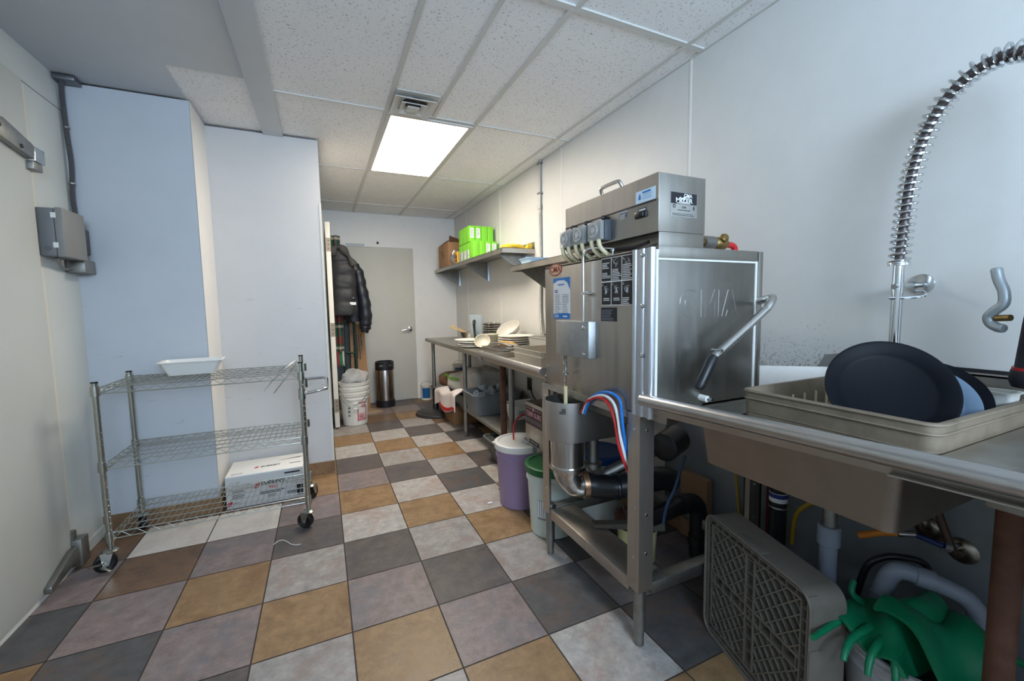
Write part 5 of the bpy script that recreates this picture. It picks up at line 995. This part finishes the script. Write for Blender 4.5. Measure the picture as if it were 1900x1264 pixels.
# arc of hose inside a coil spring, hanging back down over the table
arc = smooth([(px_, py_, 1.34), (px_, py_-.006, 1.45), (px_, py_-.016, 1.58), (px_, py_-.040, 1.69), (px_-.004, py_-.075, 1.765), (px_-.010, py_-.125, 1.815), (px_-.018, py_-.185, 1.832), (px_-.03, py_-.245, 1.815), (px_-.04, py_-.29, 1.76), (px_-.05, py_-.31, 1.66)], 14)
P(MB().tube(arc, .0115, 12), 'hose', mat('dark_hose', (92, 84, 84), .4, .4), t)
L = 0; acc = [0]
for i in range(len(arc)-1): L += (arc[i+1]-arc[i]).length; acc.append(L)
pts = []; turns = 40; N_ = turns*12; nx = V((1, 0, 0))
for k in range(N_+1):
    f = k/N_; d = L*f
    i = max(j for j in range(len(acc)) if acc[j] <= d+1e-9); i = min(i, len(arc)-2); u = (d-acc[i])/(acc[i+1]-acc[i]); p = arc[i].lerp(arc[i+1], u); tg = (arc[i+1]-arc[i]).normalized()
    a_ = tg.cross(nx).normalized(); b_ = tg.cross(a_); an = 2*math.pi*turns*f; pts.append(p+(a_*math.cos(an)+b_*math.sin(an))*.0235)
P(MB().tube(pts, .0040, 7), 'coil_spring', M['chrome'], t)
P(MB().lathe([(.012, -.008), (.027, -.008), (.027, .0), (.024, .004), (.012, .006)], (px_, py_, 1.340), seg=24), 'spring_collar', M['chrome'], t)
P(MB().cyl((px_-.02, py_, 1.268), (XR-.012, py_-.012, 1.274), .008, 14).lathe([(.030, 0), (.032, .004), (.030, .008), (.012, .010)], (XR-.001, py_-.013, 1.276), (-1, 0, 0), 28).lathe([(.015, -.012), (.015, .012)], (px_, py_, 1.268), seg=16), 'wall_bracket', M['chrome'], t)
P(MB().tube(smooth([(px_-.018, py_+.012, 1.234), (px_+.0, py_-.016, 1.234), (px_+.02, py_-.040, 1.236), (px_+.03, py_-.056, 1.242), (px_+.036, py_-.046, 1.252), (px_+.03, py_-.03, 1.254)]), .0042, 8), 'hose_hook', M['chrome'], t)
hx_, hy_ = px_-.05, py_-.31
P(MB().cyl((hx_, hy_, 1.66), (hx_-.002, hy_, 1.35), .010, 14), 'spray_hose', M['steel_dull'], t)
gl = P(MB().loft([[(p[0], p[1], z) for p in ring(hx_+ox, hy_+oy, z, rx, ry, 24, .9)] for z, rx, ry, ox, oy in ((1.015, .060, .05, .0, .0), (1.03, .066, .055, 0, 0), (1.055, .063, .052, 0, 0), (1.058, .058, .047, 0, 0), (1.09, .056, .045, .0, 0), (1.17, .050, .040, .002, .0), (1.25, .042, .034, .006, 0), (1.31, .034, .03, .010, 0), (1.345, .028, .026, .010, 0), (1.365, .020, .02, .008, 0))]), 'spray_grip_cover', mat('black_sleeve', (24, 25, 32), .7, var=.2), t, 'black fabric sleeve over the spray head', angle=60)
P(MB().loft([[(p[0], p[1], z) for p in ring(hx_, hy_, z, .0615, .051, 24, .9)] for z in (1.052, 1.062)]), 'red_piping', M['red'], gl)
lm = mat('grey_lever_coat', (150, 156, 158), .4, .3)
P(MB().tube(smooth([(1.565, .462, 1.305), (1.562, .455, 1.275), (1.556, .443, 1.245), (1.553, .441, 1.215), (1.556, .455, 1.198), (1.560, .467, 1.182), (1.560, .463, 1.165), (1.553, .448, 1.155), (1.546, .435, 1.153)], 5), [.009]+[.0115]*38+[.011, .009], 12), 'spray_lever', lm, t)
P(MB().cyl((1.556, .452, 1.178), (1.545, .425, 1.180), .008, 12), 'lever_pin', M['brass'], t)
# torn wall patch behind the rack
struct(MB().prism([(.99, .90), (.93, 1.028), (.84, 1.045), (.78, 1.048), (.76, .90)], XR-.0022, XR-.0005, 'x'), 'trim_7', mat('bare_wall_patch', (134, 134, 130), .6), wall_r)
struct(MB().box((XR-.0042, -.5, 1.017), (XR-.0005, .80, 1.026)), 'trim_8', M['ink'], wall_r)
# leaning rack on the floor
t = thing('peg_rack', 'dusty grey dish rack standing on edge under the sink, lattice side out', 'dish rack', (1.27, 1.06, 0))
Wr, Hr, Dr = .468, .455, .105
# built lying in local x (length), y (depth), z (height), then turned
q = MB()
def frame(q, x0, x1, z0, z1, w_, y0, y1): q.box((x0, y0, z0), (x1, y1, z0+w_)).box((x0, y0, z1-w_), (x1, y1, z1)).box((x0, y0, z0+w_), (x0+w_, y1, z1-w_)).box((x1-w_, y0, z0+w_), (x1, y1, z1-w_))
def rrect(x0, x1, z0, z1, r, n=6):
    pts = []
    for cx, cz, a0 in ((x1-r, z1-r, 0), (x0+r, z1-r, 90), (x0+r, z0+r, 180), (x1-r, z0+r, 270)):
        for k in range(n+1): a = math.radians(a0+90*k/n); pts.append((cx+r*math.cos(a), cz+r*math.sin(a)))
    return pts
o_ = rrect(0, Wr, 0, Hr, .045); i_ = rrect(.006, Wr-.006, .006, Hr-.006, .04)
q.loft([[(x, .0, z) for x, z in o_], [(x, Dr, z) for x, z in o_], [(x, Dr, z) for x, z in i_], [(x, 0, z) for x, z in i_], [(x, .0, z) for x, z in o_]], caps=False)
rb_ = P(q, 'rack_shell', M['rack_grey'], t, bevel=0)
P(MB().tube([(x, -.001, z) for x, z in rrect(.002, Wr-.002, .002, Hr-.002, .045)], .004, 8, closed=True), 'rack_lip', M['rack_grey'], t)
q = MB(); frame(q, .012, Wr-.012, .012, Hr-.012, .006, .002, .028); frame(q, .034, Wr-.034, .034, Hr-.034, .005, .002, .028)
for k in range(1, 12): 
    x = .02+(Wr-.04)*k/12; q.box((x-.0015, .004, .014), (x+.0015, .026, .036)); q.box((x-.0015, .004, Hr-.036), (x+.0015, .026, Hr-.014))
    z = .02+(Hr-.04)*k/12; q.box((.014, .004, z-.0015), (.036, .026, z+.0015)); q.box((Wr-.036, .004, z-.0015), (Wr-.014, .026, z+.0015))
# cross of double ribs
for c in (Wr/2-.020, Wr/2+.018): q.box((c-.003, .002, .036), (c+.003, .030, Hr-.036))
for c in (Hr/2-.020, Hr/2+.018): q.box((.036, .002, c-.003), (Wr-.036, .030, c+.003))
for k in range(9): x = .05+k*(Wr-.1)/8; q.box((x-.0015, .004, Hr/2-.02), (x+.0015, .026, Hr/2+.018)); z = .05+k*(Hr-.1)/8; q.box((Wr/2-.02, .004, z-.0015), (Wr/2+.018, .026, z+.0015))
P(q, 'rib_frame', M['rack_grey'], t)
q = MB()
def clip(x0, z0, x1, z1, p, d, s_):   # diagonal rib clipped to a cell
    ts = [-9, 9]
    lo, hi = -9., 9.
    for a, dd, l, h in ((p[0], d[0], x0, x1), (p[1], d[1], z0, z1)):
        if abs(dd) < 1e-9: continue
        u, v = (l-a)/dd, (h-a)/dd; lo = max(lo, min(u, v)); hi = min(hi, max(u, v))
    if hi-lo > .01:
        a = V((p[0]+d[0]*lo, .016, p[1]+d[1]*lo)); b_ = V((p[0]+d[0]*hi, .016, p[1]+d[1]*hi)); dv = (b_-a).normalized(); nn = dv.cross(V((0, 1, 0)))
        q.obox((a+b_)/2, (b_-a)/2, nn*s_, V((0, .012, 0)))
cells = [(.038, .038, Wr/2-.022, Hr/2-.022), (Wr/2+.02, .038, Wr-.038, Hr/2-.022), (.038, Hr/2+.02, Wr/2-.022, Hr-.038), (Wr/2+.02, Hr/2+.02, Wr-.038, Hr-.038)]
for ci, (x0, z0, x1, z1) in enumerate(cells):
    for k in range(-6, 8):
        c = ((x0+x1)/2, (z0+z1)/2); s2 = .7071; o2 = k*.032
        clip(x0, z0, x1, z1, (c[0]+o2*s2, c[1]+o2*s2), (s2, -s2), .0018); 
        o2 = k*.032; clip(x0, z0, x1, z1, (c[0]+o2*s2, c[1]-o2*s2), (s2, s2), .0018)
P(q, 'lattice', M['rack_grey'], t)
q = MB()
for ci, (x0, z0, x1, z1) in enumerate(cells):
    for k in range(-6, 7):
        for l in range(-6, 7):
            if (k+l) % 2: continue
            c = ((x0+x1)/2+(k+l)*.032*.7071/1.0*.5*1.0, (z0+z1)/2+(l-k)*.032*.7071*.5)
            if x0+.012 < c[0] < x1-.012 and z0+.012 < c[1] < z1-.012: q.obox((c[0], .030, c[1]), V((.0075, 0, .0075)), V((.0075, 0, -.0075)), V((0, .003, 0)))
P(q, 'lattice_floor', M['rack_grey'], t)
P(MB().box((.17, -.004, Hr-.004), (.28, .03, Hr+.002)), 'grip_tab', M['rack_grey'], rb_, bevel=.002)
P(MB().box((.0, -.004, .30), (.003, .02, .36)), 'side_tab', M['rack_grey'], rb_)
P(MB().box((Wr-.003, -.004, .10), (Wr+.003, .03, .30)), 'side_tab', M['rack_grey'], rb_)
for ch in t.children_recursive: pass
d0 = V((1.136-1.270, .620-1.066, 0)).normalized()
for ch in list(t.children): ch.data = ch.data
for ch in t.children_recursive: ch.data.transform(Matrix.Translation(V((1.27, 1.06, 0))))   # parts were built about the world origin
t.location = (1.272, 1.068, .001); t.rotation_euler = (0, 0, math.atan2(d0.y, d0.x))
# ------------------------------------------------------------------ plumbing under the sink
t = thing('sink_drain', 'grey plastic drain pipe with a trap below the sink basin', 'pipe', (1.42, .74, .33))
P(MB().cyl((1.43, .74, .49), (1.43, .74, .763), .019, 16), 'tailpiece', M['steel_dull'], t)
P(MB().lathe([(.024, .33), (.024, .455), (.031, .46), (.031, .515), (.027, .52)], (1.43, .74, 0), seg=24), 'coupling', M['pvc'], t)
P(MB().tube(smooth([(1.43, .74, .36), (1.43, .735, .27), (1.44, .70, .24), (1.46, .65, .25), (1.47, .62, .30), (1.48, .615, .38), (1.49, .60, .43), (1.51, .575, .44), (1.55, .51, .425), (1.58, .47, .40), (1.60, .45, .33), (1.60, .44, .12)], 6), .024, 16), 'trap', M['pvc'], t)
for c, ax in (((1.45, .675, .243), (.4, -.9, .1)), ((1.53, .543, .434), (.5, -.8, -.1)), ((1.475, .616, .34), (0, 0, 1))): P(MB().lathe([(.028, -.02), (.028, .02)], c, ax, 18), 'socket', M['pvc'], t)
S(MB().tube(smooth([(1.50, .69, .30), (1.50, .67, .40), (1.52, .645, .44), (1.55, .61, .455), (1.60, .57, .44), (1.63, .56, .36)]), .010, 10), 'black_hose', M['rubber'], 'black rubber hose looping over the grey drain trap', 'hose')
t = thing('gas_valve', 'orange and blue supply valve line on the wall under the sink', 'valve', (1.56, .63, .5))
P(MB().tube(smooth([(1.512, .700, .488), (1.522, .68, .498), (1.54, .65, .515), (1.56, .625, .52)]), .010, 12), 'orange_lever', mat('orange_coat', (190, 112, 30), .5), t)
P(MB().cyl((1.56, .625, .52), (1.60, .60, .52), .010, 12), 'fitting', M['chrome'], t)
P(MB().cyl((1.64, .55, .50), (1.655, .54, .495), .014, 14), 'nut', M['chrome'], t)
P(MB().cyl((1.60, .60, .52), (1.64, .55, .50), .008, 12), 'blue_stem', mat('navy_stem', (28, 44, 92), .4), t)
P(MB().cyl((1.655, .54, .495), (XR, .53, .49), .01, 12), 'stub_pipe', M['chrome'], t)
for c, lab in (((XR-.001, .605, .505), 'chrome pipe flange on the wall nearer the sink basin'), ((XR-.001, .530, .475), 'chrome pipe flange on the wall nearer the rusty table leg')):
    t = thing('pipe_flange', lab, 'pipe flange', c, 'wall flanges under the sink')
    P(MB().lathe([(.036, 0), (.038, .005), (.030, .012), (.016, .016)], c, (-1, 0, 0), 28), 'flange_cup', mat('tarnished_chrome', (150, 142, 132), .3, 1), t)
    P(MB().tube(smooth([c, (c[0]-.04, c[1], c[2]), (c[0]-.055, c[1]+.01, c[2]+.03), (c[0]-.06, c[1]+.045, c[2]+.13), (c[0]-.075, c[1]+.06, c[2]+.20)]), .011, 12), 'supply_pipe', mat('dark_copper', (74, 58, 48), .5, .5), t)
t = thing('black_standpipe', 'black pipe with a printed blue and white band behind the leaning rack', 'pipe', (1.56, .985, 0))
P(MB().cyl((1.56, .985, .001), (1.56, .985, .62), .029, 20), 'pipe_body', M['rubber'], t)
P(MB().lathe([(.0295, .0), (.031, .0), (.031, .035), (.0295, .035)], (1.56, .985, .468), seg=24), 'white_band', M['paper'], t)
P(MB().lathe([(.0305, .0), (.0318, .0), (.0318, .016), (.0305, .016)], (1.56, .985, .485), seg=24), 'blue_band', mat('navy_band', (40, 52, 120), .5), t)
P(MB().lathe([(.031, -.004), (.033, 0), (.031, .004)], (1.56, .985, .445), seg=24), 'clamp', M['steel_dull'], t)
S(MB().cyl((1.62, 1.06, .001), (1.62, 1.06, .62), .010, 12), 'red_pipe', mat('dark_red_pipe', (112, 34, 36), .5), 'thin dark red pipe behind the leaning rack', 'pipe')
S(MB().box((1.60, 1.10, .001), (1.63, 1.16, .62)), 'wall_batten', mat('dark_batten', (52, 46, 38), .7), 'dark upright batten against the wall behind the rack', 'batten')
S(MB().tube(smooth([(1.60, .955, .30), (1.595, .94, .42), (1.60, .90, .48), (1.625, .86, .50), (1.65, .82, .49), (1.66, .79, .55), (1.66, .78, .64)]), .008, 10), 'yellow_hose', mat('yellow_gas_hose', (168, 136, 40), .5), 'yellow hose curving along the wall under the sink', 'hose')
S(MB().tube(smooth([(XR-.02, 1.30, .80), (XR-.02, 1.29, .60), (XR-.016, 1.26, .35), (XR-.014, 1.24, .12)]), .006, 8), 'yellow_cable', bpy.data.materials['yellow_gas_hose'], 'thin yellow cord hanging down the wall behind the machine', 'cord')
S(MB().prism([(1.40, .02), (1.40, .36), (1.56, .36), (1.56, .02)], XR-.05, XR-.012, 'x'), 'wall_board', mat('raw_board', (150, 118, 88), .8), 'bare brown board at the wall behind the machine legs', 'board')
# pail with rubber gloves
pc3 = (1.38, .50, .001); t = thing('glove_pail', 'pale pail under the sink with green rubber gloves over it', 'pail', pc3)
P(pail_mb(pc3, .125, .15, .33), 'pail_body', mat('shaded_white_pail', (160, 162, 164), .5), t)  # white darkened to grey, painting in the shade under the sink
gm_ = mat('green_rubber', (8, 112, 74), .42, var=.12, vscale=12)
def glove(name, label, sk_fn):
    t = thing(name, label, 'glove', sk_fn['o'], 'green rubber gloves on the pail')
    P(MB().sheet(sk_fn['cuff'], 18, 18, .010), 'cuff', gm_, t, angle=70)
    for i, f in enumerate(sk_fn['fingers']): P(MB().tube(smooth(f, 4), [.0105-.0035*(k/(len(smooth(f, 4))-1)) for k in range(len(smooth(f, 4)))], 10), 'finger', gm_, t, angle=70)
    return t
def hump(p): return V((p[0], p[1], p[2]+.012*noise.noise(V(p)*14)))
glove('rubber_glove', 'green rubber glove lying over the pail with fingers toward the leaning rack', {'o': (1.33, .52, .34),
  'cuff': lambda u, v: hump((1.215+.30*u, .615-.16*v-.03*u+.015*math.sin(u*5), .372+.05*math.sin(u*2.6)*math.sin(v*3.1)+.02*math.sin(v*9+u*5)-.05*v*v)),
  'fingers': [[(1.27, .595, .375), (1.21, .60, .372), (1.15, .60, .368), (1.10, .595, .372)], [(1.27, .55, .375), (1.20, .555, .366), (1.16, .55, .352), (1.14, .545, .335)], [(1.27, .52, .37), (1.21, .515, .360), (1.18, .51, .340), (1.165, .505, .318)], [(1.28, .49, .365), (1.23, .48, .352), (1.21, .47, .332), (1.20, .465, .31)], [(1.33, .60, .39), (1.31, .615, .415), (1.33, .62, .44)]]})
glove('rubber_glove', 'green rubber glove draped down the near side of the pail', {'o': (1.40, .42, .30),
  'cuff': lambda u, v: hump((1.27+.25*u, .545-.24*v-.07*u+.012*math.sin(u*7), .425-.33*v*v+.022*math.sin(u*8+v*3)-.07*u*u+.02*math.sin(v*6))),
  'fingers': [[(1.33, .33, .12), (1.32, .32, .09), (1.32, .315, .05)], [(1.39, .32, .11), (1.39, .31, .08), (1.39, .305, .04)], [(1.45, .30, .10), (1.46, .295, .07), (1.46, .29, .035)], [(1.51, .29, .08), (1.52, .285, .06), (1.52, .28, .03)], [(1.57, .40, .30), (1.61, .37, .28), (1.62, .34, .24)]]})
